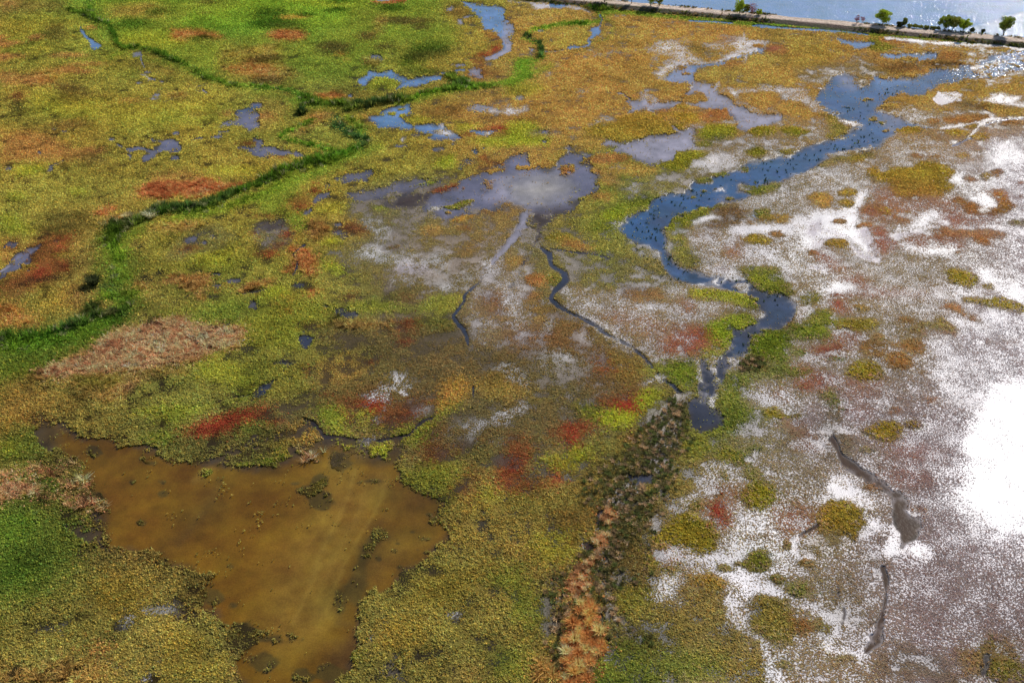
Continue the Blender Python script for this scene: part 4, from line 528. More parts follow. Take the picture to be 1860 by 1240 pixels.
P(11,'pur','930,830 1100,820 1100,920 960,930',5,7,.6); P(11,'wd','830,980 900,960 1000,960 1010,1000 940,1040 860,1050',3.5,5,.9); P(11,'saltd','1120,760 1180,740 1200,760 1180,810 1150,790',1.5,3,.95); P(11,'salt','1130,755 1190,745 1185,795 1160,805 1140,790',1.3,2); P(11,'saltd','1040,770 1090,750 1110,770 1060,800',2,3,.8); P(11,'salth','1030,930 1110,940 1100,970 1040,960',2,3,.9); P(11,'saltd','1110,890 1140,870 1150,890 1120,905',2,2,.8); P(11,'saltd','820,1070 860,1040 870,1080 780,1110 720,1120 700,1150 740,1090',2,4,.9); P(11,'saltd','650,1200 700,1150 680,1228 640,1228',2,3,.9); P(11,'salth','560,1020 600,1020',2,2)
P(11,'l','1100,950 1400,860 1440,900 1300,1000 1250,1080 1100,1140 1000,1100 1040,1000',7,9,.7); P(11,'oli','1180,700 1340,720 1380,780 1360,860 1220,880 1180,800',6,8,.7); P(11,'mudd','1400,730 1600,740 1500,860 1420,840',8,9,.35)
P(11,'s','1300,900 1440,800 1500,700 1640,640 1860,600 1860,1228 1400,1228 1280,1100',10,10,.5); P(11,'saltd','1660,380 1860,340 1860,560 1740,540 1680,500 1640,440',8,9,.9); P(11,'redp','1720,400 1860,380 1860,500 1760,500',9,12,.35); P(11,'gold','1710,550 1760,530 1860,540 1860,600 1760,590',3,4,.95); P(11,'oli','1600,560 1700,560 1720,600 1600,640',7,8,.5)
P(11,'oli','1420,830 1500,790 1640,840 1620,910 1540,900 1500,900 1420,870',5,7,.8); E(11,'gold','1520,840,40,30',4,5,.6); P(11,'isl','1600,1080 1680,1030 1790,1060 1800,1150 1720,1228 1620,1200 1590,1140',3.5,6,.95); E(11,'oli','1660,960,50,26 1700,800,50,16 1480,990,30,20 1280,1190,50,20 1440,1110,30,20',4,7,.7); P(11,'salt','1240,1000 1380,920 1440,900 1640,900 1600,1030 1400,1060',12,12,.4); P(11,'salt','1170,1150 1240,1120 1260,1190 1200,1200',4,6,.9); P(11,'red','1370,1180 1430,1170 1450,1228 1380,1228',3,5,.9); P(11,'redp','1400,1060 1600,1060 1560,1228 1440,1228',9,12,.5)
# ---- tile 12 
P(12,'oli','0,60 60,10 250,10 280,60 240,120 270,190 200,210 100,190 0,170',4,6,.9); P(12,'brn','0,190 100,190 120,230 60,280 0,260',4,6,.8); P(12,'oli','290,-20 560,0 560,60 430,50 320,40',4,6,.7); P(12,'oli','0,260 200,240 240,200 270,260 380,280 240,330 60,350 0,340',6,8,.6)
P(12,'s','60,350 300,330 420,380 440,480 380,560 200,540 0,500 0,400',8,9,.6); P(12,'saltd','20,370 240,360 320,480 280,560 180,520 40,460',7,9,.8); P(12,'redp','110,410 220,420 240,480 120,460',7,9,.5)
P(12,'redp','400,150 500,100 600,40 700,40 760,60 680,150 560,150 480,180 400,170',6,8,.7); P(12,'red','440,160 520,110 610,110 560,150 480,175',4,6,.7); P(12,'redp','300,330 420,300 560,330 500,390 440,400 360,380',7,9,.75); E(12,'redp','340,240,60,20 700,360,60,24 860,360,80,30 780,430,160,60 720,540,120,50 430,760,110,50 300,640,100,40',7,10,.5); E(12,'red','510,325,50,16 370,380,40,14',4,5,.6)
E(12,'oli','340,155,50,20 340,290,60,24 610,190,50,14 250,240,20,30',3,5,.8); P(12,'oli','480,420 560,400 620,470 660,530 600,560 520,490',5,7,.75); P(12,'mudd','480,480 640,520 620,640 560,640',12,10,.5)
P(12,'gold','680,230 760,200 860,220 900,280 880,330 780,340 700,310 650,300',2.5,4); P(12,'orgd','920,200 960,150 1040,150 1110,180 1110,240 1040,270 960,245',2.5,4); P(12,'orgd','760,70 860,70 930,110 920,170 860,200 780,160 750,110',3.5,6,.8); P(12,'orgd','940,100 1020,70 1150,65 1200,130 1160,180 1080,150 1000,120',3.5,6,.9)
P(12,'orgd','1090,0 1420,0 1400,60 1240,50 1140,30',4,6,.8); E(12,'orgd','880,45,40,20 1190,290,40,14 1620,85,44,22 1250,475,60,24 985,540,46,26 170,520,12,12 1760,80,70,16 840,1060,60,24',3,6,.75)
P(12,'gold','770,670 850,640 880,620 1000,620 1040,670 1000,730 930,755 860,730 780,695',2.5,4); P(12,'gold','1060,635 1100,610 1170,630 1160,660 1080,665',2,3,.95); P(12,'gold','60,550 110,530 180,520 240,570 340,555 380,560 350,595 240,600 120,590',2.5,4,.95)
P(12,'mudd','480,600 600,560 680,620 700,720 640,840 560,820 460,700',16,14,.45)
P(12,'wdr','560,720 600,760 640,850 700,900 780,950 900,1010 960,1060 1040,1110 1090,1160 1080,1228 1000,1228 960,1120 880,1060 760,1000 700,960 620,880 590,800 540,740',3,3); P(12,'salt','580,990 640,990 720,1060 780,1110 840,1150 850,1200 800,1190 700,1180 620,1100 560,1060',4,5,.9); P(12,'salt','480,1160 620,1100 660,1130 560,1160 500,1200',4,6,.8)
P(12,'isl','0,1060 60,1030 160,1060 170,1140 120,1200 0,1215',3,6,.95); P(12,'oli','0,780 80,780 60,830 0,830',4,6,.7); E(12,'oli','800,810,40,16 20,990,50,20',4,6,.6); P(12,'gold','490,1200 560,1150 680,1170 740,1228 480,1228',3.5,6,.9); P(12,'orgd','1090,1200 1160,1175 1210,1210 1180,1228 1100,1228',2,3)
P(12,'salt','1250,290 1300,290 1340,340 1400,380 1500,420 1540,440 1420,430 1320,390 1260,340',4,6,.85); P(12,'w','1200,0 1860,0 1860,1228 1500,1228 1560,1100 1440,900 1560,800 1640,560 1500,480 1280,300',22,14,.7); P(12,'salt','1660,560 1860,500 1860,1228 1560,1228 1540,1120 1440,1060 1600,900 1560,820',20,12,.9); E(12,'redp','1530,740,60,30 1490,830,50,24 1640,885,30,14 1120,820,160,70 1080,990,140,60',7,10,.45); P(12,'mudp','1300,420 1600,450 1860,350 1860,420 1600,520 1400,480',14,8,.4)
# ---- tile 15 / 16 / 13 / 14
P(15,'l','0,0 600,0 500,200 400,500 350,700 250,900 300,1228 0,1228',14,12,.7); P(15,'bri','180,220 480,200 480,320 380,440 220,380 160,300',9,10,.45); P(15,'g','60,640 250,640 240,800 180,860 60,780',12,12,.4); P(15,'mudd','80,370 160,400 330,500 380,540 300,560 180,490 90,420',5,6,.7)
P(15,'brn','280,80 640,0 700,60 560,160 440,200 300,160',8,9,.35); P(15,'brn','400,230 500,260 440,310 400,290',5,6,.7)
P(15,'k','700,60 960,60 980,240 900,380 780,300 720,200',9,9,.35); P(15,'dbr','640,0 1040,0 1000,120 960,260 980,340 1000,560 940,580 700,580 640,540 580,430 640,340 720,300 700,150',12,12,.6); S(15,'tus',15,'760,0 760,150 680,300 640,460 700,560,22 820,480,16',9,9,.7)
P(15,'wd','640,40 680,20 660,140 640,200 600,180 620,140',2.5,4,.95); P(15,'saltd','560,210 620,160 660,180 680,160 660,200 600,220',1.5,3); P(15,'wdr','510,280 600,270 620,330 560,360 500,400 430,460 400,490 460,400 520,340',3,4,.9); P(15,'saltd','510,330 590,330 560,360 520,380 440,440 400,470 480,380',2.5,5,.7); P(15,'salth','500,220 560,200 520,300 500,340 470,330',4,5,.7); S(15,'salt',1.3,'660,0 680,5',1,1)
P(15,'tanh','640,130 680,50 740,60 740,120 690,160',2.5,4); P(15,'tanh','580,260 640,220 690,230 680,300 620,330 590,300',2.5,4,.9); P(15,'tanh','500,400 600,360 640,390 560,440 560,580 480,650 400,620 400,540 460,460',3,5,.95); P(15,'tanh','480,680 540,650 600,720 640,780 620,860 660,960 640,1020 560,1100 540,1228 400,1228 400,1140 370,1100 390,960 400,860 500,800',3,5); P(15,'tang','340,660 460,640 480,700 500,800 400,900 360,900 380,760',4,6,.8)
P(15,'tus','200,540 400,480 380,600 400,640 350,760 340,900 250,950 280,700 200,620',6,8,.6); P(15,'tang','160,1140 260,1020 340,1060 380,1150 400,1228 180,1228',6,9,.7); S(15,'wdr',1.6,'380,620 350,800 350,900 340,1000',1.5,2,.8); S(15,'wd',1.4,'620,700 650,780 650,840 680,900 700,970',1.3,1.3,.8)
P(15,'saltd','680,1010 710,980 715,1030 690,1110 660,1110 650,1080',2,3,.95); P(15,'salth','580,1140 640,1130 620,1200 570,1228',4,5,.7)
P(15,'l','640,560 980,580 1000,700 900,860 700,900 640,760',9,9,.6); P(15,'tus','640,580 740,580 740,760 880,860 860,920 740,960 690,880 660,760',6,7,.85); P(15,'oli','740,620 960,570 980,640 900,740 760,740',9,10,.5)
P(15,'gry','980,100 1080,100 1080,240 1000,260 900,260',7,8,.7); P(15,'isl','980,260 1080,140 1160,80 1260,70 1400,160 1440,220 1420,330 1280,350 1180,300 1100,290 1040,310 990,300',3.5,6,.95); P(15,'oli','900,380 990,340 1030,440 1020,520 960,460',4,6,.8)
P(15,'red','1330,20 1430,10 1460,60 1530,140 1500,190 1440,170 1390,110 1370,60',4,6,.9); P(15,'redp','1290,80 1360,60 1400,120 1300,110',5,7,.8); P(15,'redp','980,310 1050,320 1090,380 1120,420 1040,420 1010,350',4,6,.85); E(15,'redp','1160,360,40,20',4,6,.7); E(15,'oli','1280,35,46,24 1190,420,30,20 1100,465,50,22',3,5,.9)
P(15,'salt','1080,310 1140,295 1180,330 1300,370 1440,320 1480,230 1460,180 1560,60 1740,50 1860,200 1860,500 1700,540 1700,640 1600,700 1640,860 1800,1040 1860,1100 1860,1228 1740,1228 1700,1100 1640,900 1500,830 1450,780 1500,600 1440,500 1360,440 1200,440 1060,360',7,9,.75); P(15,'saltd','1440,180 1740,50 1860,200 1860,400 1600,400 1440,300',12,12,.5)
P(15,'saltd','1010,540 1060,480 1180,440 1230,520 1160,600 1140,680 1040,690 980,710 920,690 1000,620',5,7,.9); P(15,'salt','1040,520 1160,490 1130,620 1040,640',6,8,.4)
P(15,'gold','1220,500 1300,470 1400,500 1470,560 1440,600 1340,590 1240,560',3.5,6,.9); P(15,'l','1180,580 1440,580 1500,840 1640,900 1700,1100 1740,1228 900,1228 700,1228 720,1000 880,960 900,880 1000,720 1160,680',8,10,.8); P(15,'g','720,1000 900,1000 1000,1100 1100,1000 1500,1040 1500,1228 640,1228 640,1140',14,12,.4); P(15,'dbr','900,860 1010,900 1010,1000 920,990 880,920',6,7,.6); E(15,'salth','910,945,26,24 1000,850,40,20 1340,1175,60,24 1120,1060,20,30',5,6,.7)
P(15,'l','1580,700 1720,640 1860,660 1860,1020 1740,930 1660,820',4,7,.9); P(15,'isl','1600,380 1660,310 1740,310 1780,400 1740,470 1640,450 1590,420',5,9,.6); E(15,'oli','1480,450,60,26 1560,420,40,16',4,8,.6); P(15,'orgd','1780,520 1860,490 1860,550 1800,550',3,5,.9); P(15,'salt','1700,580 1860,580 1860,650 1760,640 1700,630',2.5,3); P(15,'saltd','1780,840 1860,880 1860,920 1720,860',4,6,.8); P(15,'salth','1520,1050 1600,980 1620,1060 1560,1150',6,8,.7); P(15,'salt','1690,940 1730,940 1800,1060 1860,1130 1860,1228 1760,1228 1720,1060',5,7,.9)
P(16,'salt','0,560 60,510 200,540 240,590 260,640 180,640 60,620 0,600',3,3,.9); P(16,'saltd','0,60 240,60 240,400 300,500 240,640 100,520 0,500',9,9,.6); P(16,'redp','180,100 300,60 460,60 460,160 360,230 240,260 200,180',9,9,.6); P(16,'gold','470,100 560,20 640,10 680,60 760,60 790,160 740,200 720,270 660,220 560,210 480,200',4,6,.95); P(16,'salt','760,60 820,110 900,170 920,200 840,180 780,120',4,5,.9); P(16,'salt','720,250 780,200 820,210 820,270 740,280',5,5,.8)
P(16,'n','330,330 420,240 540,200 660,240 680,330 560,360 420,370',7,8,.8); S(16,'wdr',3,'300,260 360,220 420,190 460,165',1.5,2); P(16,'salt','290,270 310,230 350,215 350,240 330,290 340,370 430,370 440,390 340,400 290,330',2,3); E(16,'oli','60,400,90,70 195,530,50,30 330,600,70,50 380,420,60,20 260,300,20,24',5,8,.8); P(16,'orgd','330,405 380,390 440,420 380,435',3,4,.8)
P(16,'l','0,660 80,640 160,660 260,660 300,760 300,860 320,960 240,990 160,920 60,900 0,820',4,6,.95); P(16,'orgd','290,770 380,790 450,840 440,880 360,910 310,860',4,6,.9); P(16,'l','440,820 500,790 560,840 560,900 500,900 440,860',4,6,.7)
P(16,'salt','300,700 440,690 520,740 600,800 620,860 600,900 560,960 560,1010 500,960 560,900 580,840 500,780 400,720',3,4,.85); P(16,'salt','560,1000 640,980 720,1020 800,1050 780,1070 700,1050 600,1030',3,4,.95); P(16,'l','0,920 80,940 100,1100 80,1228 0,1228',5,8,.9); P(16,'salth','60,920 300,1000 360,1100 160,1200 100,1100',8,10,.6); E(16,'oli','240,1100,60,30 660,1060,50,20 580,1110,50,20',5,8,.7); E(16,'redd','700,1080,20,14 480,1200,60,24',4,6,.6); P(16,'s','340,1080 800,1080 800,1228 340,1228',12,12,.7)
P(16,'wdr','970,0 1080,0 1080,60 1160,100 1170,180 1130,260 1050,300 1040,325 1020,320 1030,280 1000,180 980,80',3,2.5);  P(16,'salt','920,350 960,230 1010,230 1030,310 1060,300 1130,270 1180,290 1250,350 1240,390 1180,390 1080,330 1000,370 940,370',2.5,3); S(16,'mudp',1.4,'1100,300 1180,330 1240,370',2,1,.5); P(16,'salt','960,170 990,170 1000,230 960,230',3,3,.9); P(16,'orgd','1080,50 1140,25 1210,50 1200,80 1150,88',2,3); S(16,'salt',1.4,'1060,60 1100,90 1160,95',1.2,1)
P(16,'wdr','870,480 950,500 950,560 930,640 940,680 900,800 880,860 840,960 800,1020 780,1010 820,900 870,820 900,720 910,620 880,560',6,6,.6); P(16,'wdr','820,900 880,860 920,900 900,960 840,980 800,1030 780,1010',3,4,.9); P(16,'salt','790,900 830,890 810,950 770,1020 790,960',2,3,.8); P(16,'salt','840,540 880,530 870,560 800,580',3,5,.7); P(16,'saltd','560,340 720,340 720,410 620,400',5,6,.8); P(16,'mudd','430,600 620,560 900,700 800,840 620,860 440,660',20,14,.3); P(16,'mudd','720,400 860,360 940,420 860,440 720,420',9,8,.4)
P(16,'mudd','860,1080 1000,1000 1300,1000 1400,1228 900,1228 860,1160',16,14,.4); P(16,'mudd','1300,900 1560,880 1540,910 1300,920',7,7,.4)
P(16,'gold','1380,1000 1560,960 1650,910 1860,930 1860,1228 1400,1228 1440,1140 1380,1050',12,14,.6); P(16,'l','1560,970 1650,930 1640,990 1580,1010',3,5,.9); P(16,'oli','1620,1080 1860,1060 1860,1228 1640,1228',7,9,.7); P(16,'wdd','1560,1120 1600,1120 1590,1060 1610,1050 1615,1110 1630,1120 1600,1180 1560,1190',2.5,3,.95)
P(16,'w','1300,0 1860,0 1860,300 1600,200 1400,80',22,14,.6); P(16,'salt','1500,0 1860,0 1860,200 1700,120',18,12,.8)
P(13,'k','0,80 240,60 560,120 640,300 520,420 400,560 300,640 100,700 0,660',14,12,.6); P(13,'g','0,120 200,60 240,200 120,300 100,420 0,420',14,12,.55); P(13,'dgr','0,430 300,420 300,540 100,600 0,560',12,10,.5); P(13,'wbr3','440,100 700,60 700,300 560,340 560,240 440,180',9,9,.55)
P(13,'mudd','540,330 700,300 1040,330 1000,400 720,400 600,480 560,400',7,8,.55); P(13,'gold','640,560 900,520 1040,600 900,760 700,780 620,660',14,12,.5); P(13,'gold','1160,880 1360,880 1360,1000 1200,1040 1100,940',12,10,.5); P(13,'gold','1080,1080 1540,1040 1540,1228 1100,1228',12,10,.5); P(13,'orgd','280,700 420,700 400,780 280,760',8,9,.5); P(13,'l','0,700 640,700 900,900 1100,1228 0,1228',18,12,.6)
P(13,'tang','0,1120 300,1140 620,1180 760,1228 0,1228',7,9,.6); P(13,'tanh','640,980 740,990 700,1060 640,1050',5,6,.6); P(13,'tang','340,1080 680,1080 720,1200 400,1160',9,9,.5); S(13,'wdd',1.2,'0,1120 200,1135 400,1155 560,1180 700,1215',1.5,1.5,.5)
P(13,'salth','740,1080 840,1060 900,1150 900,1228 740,1228',6,8,.8); P(13,'salth','880,770 960,740 940,690 920,640 1000,620 1000,720 1160,720 1160,750 960,770 880,830 850,820',5,7,.8); S(13,'saltd',1.6,'860,825 900,775 950,750',1.2,1.5,.7); S(13,'mudd',2,'860,820 940,800 950,750',1.2,1.5,.6)
S(13,'saltd',2.4,'940,1228 1000,1170 1030,1110 1070,1070 1090,1060',1.3,1.5); S(13,'mudd',1.6,'1000,1160 1040,1090 1100,1040 1110,980 1100,940',1.3,1.5); S(13,'saltd',1.8,'555,710 575,670',1,1,.8); S(13,'mudd',2.4,'580,690 620,650 650,610',1.5,1.5,.8); S(13,'saltd',1.8,'1570,1228 1600,1160',1,1.2,.9); P(13,'salth','1660,1130 1780,1100 1820,1180 1740,1200',6,7,.4); P(13,'salth','300,900 440,860 440,900 320,930',5,7,.5); P(13,'wbr3','1220,740 1320,760 1300,840 1220,830',6,7,.5); P(13,'tang','1560,1120 1660,1080 1720,1160 1700,1228 1600,1228',8,8,.4)
P(14,'l','700,600 1040,600 1060,500 1280,440 1400,360 1860,340 1860,1228 520,1228 700,1160 690,1000 760,960 700,860 700,700',6,8,.8); P(14,'gold','1050,500 1300,450 1500,420 1560,520 1460,640 1380,720 1180,760 960,700 1040,600',14,12,.45); P(14,'gold','900,820 1200,800 1200,960 1000,980 860,980',12,10,.45); P(14,'gold','1280,220 1400,180 1560,230 1540,280 1400,290',6,7,.7); P(14,'g','1640,440 1860,440 1860,860 1740,760 1700,640 1600,540',14,12,.5); P(14,'g','1640,1040 1860,1000 1860,1228 1640,1228',14,12,.5); P(14,'tang','1560,620 1700,620 1740,700 1640,680',9,9,.4); P(14,'tang','1360,1100 1560,1100 1500,1228 1380,1200',9,9,.45)
P(14,'salth','1150,790 1180,760 1240,790 1380,750 1360,780 1260,820 1280,870 1220,860',4,5,.9); S(14,'saltd',1.6,'1170,775 1210,805 1280,785 1360,755',1.5,2,.7); P(14,'salth','890,740 930,740 930,830 900,820',4,5,.7); P(14,'salth','800,1080 1000,1080 1000,1200 900,1150',6,7,.6); P(14,'salth','740,900 800,890 780,940 740,950',4,4,.7); P(14,'wbr3','880,1100 980,1110 1000,1190 920,1160',5,6,.6); E(14,'salt','1128,742,8,8',.6,.3)
P(14,'sub','640,540 720,350 760,260 800,180 880,170 920,230 820,300 760,420 770,560 700,700 600,660',5,7,.75); E(14,'sub','850,390,18,12 960,330,24,20 1075,385,16,8 1075,205,20,10 985,445,30,22 1115,440,36,16 1110,325,16,12 1165,345,20,10 975,285,20,10 1040,510,46,24 1160,255,40,14 1190,90,30,16 1200,140,34,16 590,690,34,60 240,905,40,24 130,920,70,30',2.5,5,.85); E(14,'oli','1205,140,26,14 700,1040,30,50',3,5,.8); P(14,'oli','880,0 1250,0 1260,60 1200,30 1000,60 940,100 860,90',5,7,.5); P(14,'l','1260,60 1360,0 1860,0 1860,340 1560,280 1400,300 1300,200 1240,160',7,9,.75); P(14,'tang','1700,250 1840,360 1760,380 1700,300',4,6,.5); P(14,'salth','1800,450 1860,430 1860,480 1820,480',4,4,.8)
P(14,'l','0,1150 0,820 60,830 100,880 70,960 140,1000 120,1060 60,1080 160,1140 120,1200',5,7,.6)
# ---- reed belts (tall reeds and rushes) and dark bank vegetation : field Rd = stand density
CL['reed']=dict(V=lin((84,120,28)),G=lin((34,48,14)),C=1,T=1.2,Rd=1.0); CL['reedd']=dict(V=lin((64,90,42)),G=lin((24,34,16)),C=1,T=1.2,Rd=1.3); CL['reedl']=dict(V=lin((96,130,24)),G=lin((54,70,14)),C=1,Rd=.5)
S(1,'reed',3.2,'610,-60 605,0 610,70 640,130 730,160 765,230 800,310 860,330 930,320 1040,345 1130,390 1240,430 1310,470 1370,520 1480,550 1560,580 1700,580 1860,600',1.5,1.5); S(1,'reed',2.5,'470,70 560,90 640,130',2,2,.8); S(1,'reedl',3,'860,345 780,370 740,400',3,3,.7)
S(2,'reed',4,'0,590 100,600 260,610 320,650,8 400,690,7 480,705,4 580,700 640,720,5',2,2); S(2,'reed',6,'320,660 340,700',3,3); S(2,'reedd',6,'640,735,5 700,715 800,710 900,690,5 980,685 1080,665,4 1130,650,3',2,2); S(2,'reedl',5,'1080,660 1200,625 1300,600 1440,600 1560,585',2.5,2.5); S(2,'reedd',6,'1310,610,4 1400,580,8 1430,560,6 1500,590,3 1640,590,2',2.5,3); S(2,'reed',7,'1320,520 1400,550,8 1440,580',3,3,.8)
S(2,'reedd',9,'560,790,6 560,850,10 620,880,10 690,920,8 760,950,8 740,990,7 690,1000,5',2.5,3); S(2,'reedl',8,'640,800 720,850 730,900',4,4,.8); S(2,'reed',7,'690,1000 600,1040 520,1080 420,1100 330,1120 260,1140 180,1170 110,1210 60,1240',2.5,3); S(2,'reedl',4.5,'540,1010 460,1000 360,970 250,950 190,920 230,890 330,850 400,820',2,2)
E(2,'reedd','330,765,26,16 880,165,1,1',2,2); S(2,'reedl',9,'700,1010 560,1080 400,1130 240,1180 120,1240',5,4,.5)
S(5,'reed',7,'1860,85 1700,140 1560,200 1480,240 1380,290 1260,300 1140,310 1060,330',2.5,3); S(5,'reedd',8,'1560,210,5 1460,260,7 1300,300 1120,290 1000,340 940,380 850,410 780,420 720,400,4',3,3,.9); S(5,'reedl',10,'1860,150 1700,220 1500,290 1200,360',5,4,.6); S(5,'reed',8,'800,450 760,480 780,560 820,640 760,720 780,780',5,6,.8); S(5,'reedl',12,'740,460 760,560 820,680 840,780',8,8,.6)
S(5,'reedd',7,'700,820 760,840 800,900,6 850,940,8 820,1000,9 700,1010,8 640,1040 520,1090,7 420,1100 360,1160,8 240,1160 120,1170 0,1180',4,4,.9); S(5,'reedl',14,'900,860 700,1060 500,1150 200,1200 0,1210',6,5,.6); E(5,'reedl','740,880,60,40',5,5,.8)
S(9,'reed',7,'0,50 120,60 240,40 360,20 400,0',5,5,.7); S(9,'reedl',14,'0,120 200,90 400,40',7,6,.6); E(4,'reedd','1690,780,1,1',1,1)
S(3,'reedd',3.2,'130,240,3.5 170,265 220,290,3 240,340,4 225,385,3.4',1.5,1.5); S(3,'reedl',2.5,'180,200 260,185 400,160 540,158',1.5,1.5); S(3,'reed',2.2,'540,48 620,70 700,68',1.5,1.5)
# clumps standing in the river, dark rush dots (field D)
CL['dots']=dict(D=1.0); CL['dots2']=dict(D=.5)
P(7,'dots','700,540 760,480 900,540 1020,610 1080,700 1100,760 1280,790 1260,810 1060,770 900,700 760,640',4,6,.9); P(7,'dots','1040,480 1100,520 1120,640 1180,690 1360,740 1330,750 1200,730 1080,660 1050,560',3,5,.9); P(7,'dots2','760,430 1000,230 1240,170 1260,110 1560,20 1860,-40 1860,110 1560,170 1200,330 1050,430 1100,560 800,500',4,5,.6); P(7,'dots2','1300,760 1600,750 1860,890 1860,960 1560,870',4,5,.5)
P(4,'dots','760,340 860,330 860,440 780,520 800,600 720,610 700,540 780,460',4,5); P(4,'dots','640,700 780,700 760,800 640,770',4,6,.6); P(4,'dots','600,960 880,880 860,1010 600,1040',5,6,.5); P(4,'dots2','0,1180 600,960 640,1040 0,1290',5,6,.8); P(4,'dots2','820,600 1000,600 920,740 960,860 740,860 620,760',8,9,.5); E(4,'oli','800,675,44,12 840,805,24,16 890,830,36,9',2,3,.7)
P(4,'dots2','900,320 1700,330 1400,420 1000,340',4,5,.7)
P(8,'dots','0,1110 220,1110 330,980 340,1060 240,1150 0,1180',4,5,.8); P(11,'dots','1540,20 1680,0 1660,160 1500,200 1500,260 1340,220 1440,170',4,6,.6)

# ---- foreshore just below the embankment, drawn last
S(3,'g',3.4,'640,78 840,95 1100,118 1500,150 1860,188',1.8,2,.95); S(3,'dgr',1.0,'700,70 1000,95 1500,140',1.2,1.4,.7)
S(4,'g',3.4,'0,150 300,178 700,220 1100,255 1500,285 1860,312',1.6,1.8,.95); S(4,'dbr',1.2,'300,160 700,205 1100,240 1860,300',1.2,1.4,.8)
S(3,'wbl',1.7,'1230,142 1340,146 1450,152 1530,158',1,1.2); S(3,'wbl',2.4,'1690,172 1780,180 1860,190',1,1.2)
S(4,'wbl',2.4,'30,176 160,186 300,196 480,204 640,212 800,236',1,1.4)
S(4,'salt',2.6,'930,262 1100,272 1280,290 1440,300 1560,300 1740,310 1860,334',1.4,1.6); S(4,'saltd',3,'1260,300 1500,312 1620,300',2,2.5,.8); E(4,'wbl','1500,285,46,7 1400,292,24,5 1800,360,60,18',1.2,1.5,.9)

S(0,'wbr2',3.2,'645,852 632,900 605,960 580,1010 560,1070 530,1130',5,3,.8); S(0,'wbr2',3,'702,872 690,910 660,960 632,1010 610,1060 590,1110',5,3,.75); S(0,'wbr2',2,'668,880 640,950 600,1020',5,3,.5)
S(0,'wbr3',4,'400,870 385,910 350,955 325,990',6,4,.5); P(0,'wo','560,960 500,1050 470,1120 400,1060 420,960 500,900',20,16,.35)

S(16,'wdr',4,'905,450,6 920,520,6 930,620,3 915,720,2.5 900,800,4 880,880,6 840,960,5 790,1020,1',1.6,2.5,.95); S(16,'wdr',2,'590,530 610,640 640,760 620,840',3,3,.6); S(12,'wdr',2,'560,700 590,790 640,880 740,980',3,3,.7)
S(10,'wdd',1.4,'640,660 720,590 780,560',1,1,.7)

CL['crust'] = dict(G=lin((228, 223, 226)), C=0.0)  # salt ground whitened and cleared of plants to imitate the sun glare
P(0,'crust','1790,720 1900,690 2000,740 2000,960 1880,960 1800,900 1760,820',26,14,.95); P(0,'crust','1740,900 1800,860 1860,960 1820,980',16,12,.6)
S(0,'g',7,'165,20 205,95 330,122 440,160 560,190 650,200',6,5,.5); S(0,'brig',6,'720,190 860,158 940,148 1000,120',5,4,.6); S(0,'brig',8,'690,268 600,300 500,345 400,385 250,410 210,470',7,6,.5)

# ---- broken shores: islets and puddles along the edges of the larger waters
def blur(m, k):
    for ax in (0, 1):
        c = np.cumsum(np.pad(m, [(k+1, k) if i == ax else (0, 0) for i in (0, 1)], mode='edge'), axis=ax, dtype=np.float64)
        m = ((c[2*k+1:]-c[:-2*k-1]) if ax == 0 else (c[:, 2*k+1:]-c[:, :-2*k-1]))/(2*k+1)
    return m.astype(np.float32)
Wb = blur(A['W'], 7); big_ = sstep(.2, .45, blur(A['W'], 20))
A['W'] = np.clip(A['W']+4*Wb*(1-Wb)*big_*(1.5*N2b+.8*N3), 0, 1)
# ---- mottling: every stand of plants is patchy at several scales
Nm = fbm(MX, MY, 6.5, 15, 4).astype(np.float32); Nh = fbm(MX, MY, 22, 16, 4).astype(np.float32); Nf = fbm(MX, MY, 1.5, 18, 2).astype(np.float32)
A['K'] = A['K']*(1+(.16*N2+.22*Nf+.26*Nm)[..., None])
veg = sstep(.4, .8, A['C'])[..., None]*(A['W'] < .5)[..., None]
lum = A['V'].mean(-1, keepdims=True)
warm = np.clip(Nh*1.1+Nm*.5, -.5, .5)[..., None]
A['V'] = A['V']*(1+veg*(.32*Nm+.28*N2+.32*Nf)[..., None])*(1+veg*warm*np.float32([.22, -.05, -.05]))
A['G'] = A['G']*(1+(.22*Nm+.16*N2b)[..., None])*(1-.5*veg)  # soil under plants also darkened, painting the shade between tufts
pale = sstep(.2, .5, A['G'].mean(-1))
A['C'] = np.clip(A['C']+.55*(N2b*.7+Nf*.5)*(.6+.8*(A['C'] < .9))*(1-.72*pale), 0, 1)
A['C'] = np.where(A['C'] > .02, A['C'], 0)
st = (.55*Nh+.45*N1b)[..., None]*pale[..., None]; A['G'] = A['G']*(1+st*np.float32([.42, .45, .38]))
lv = A['V'].mean(-1, keepdims=True); A['V'] = np.clip(lv+(A['V']-lv)*.92, .004, 1)

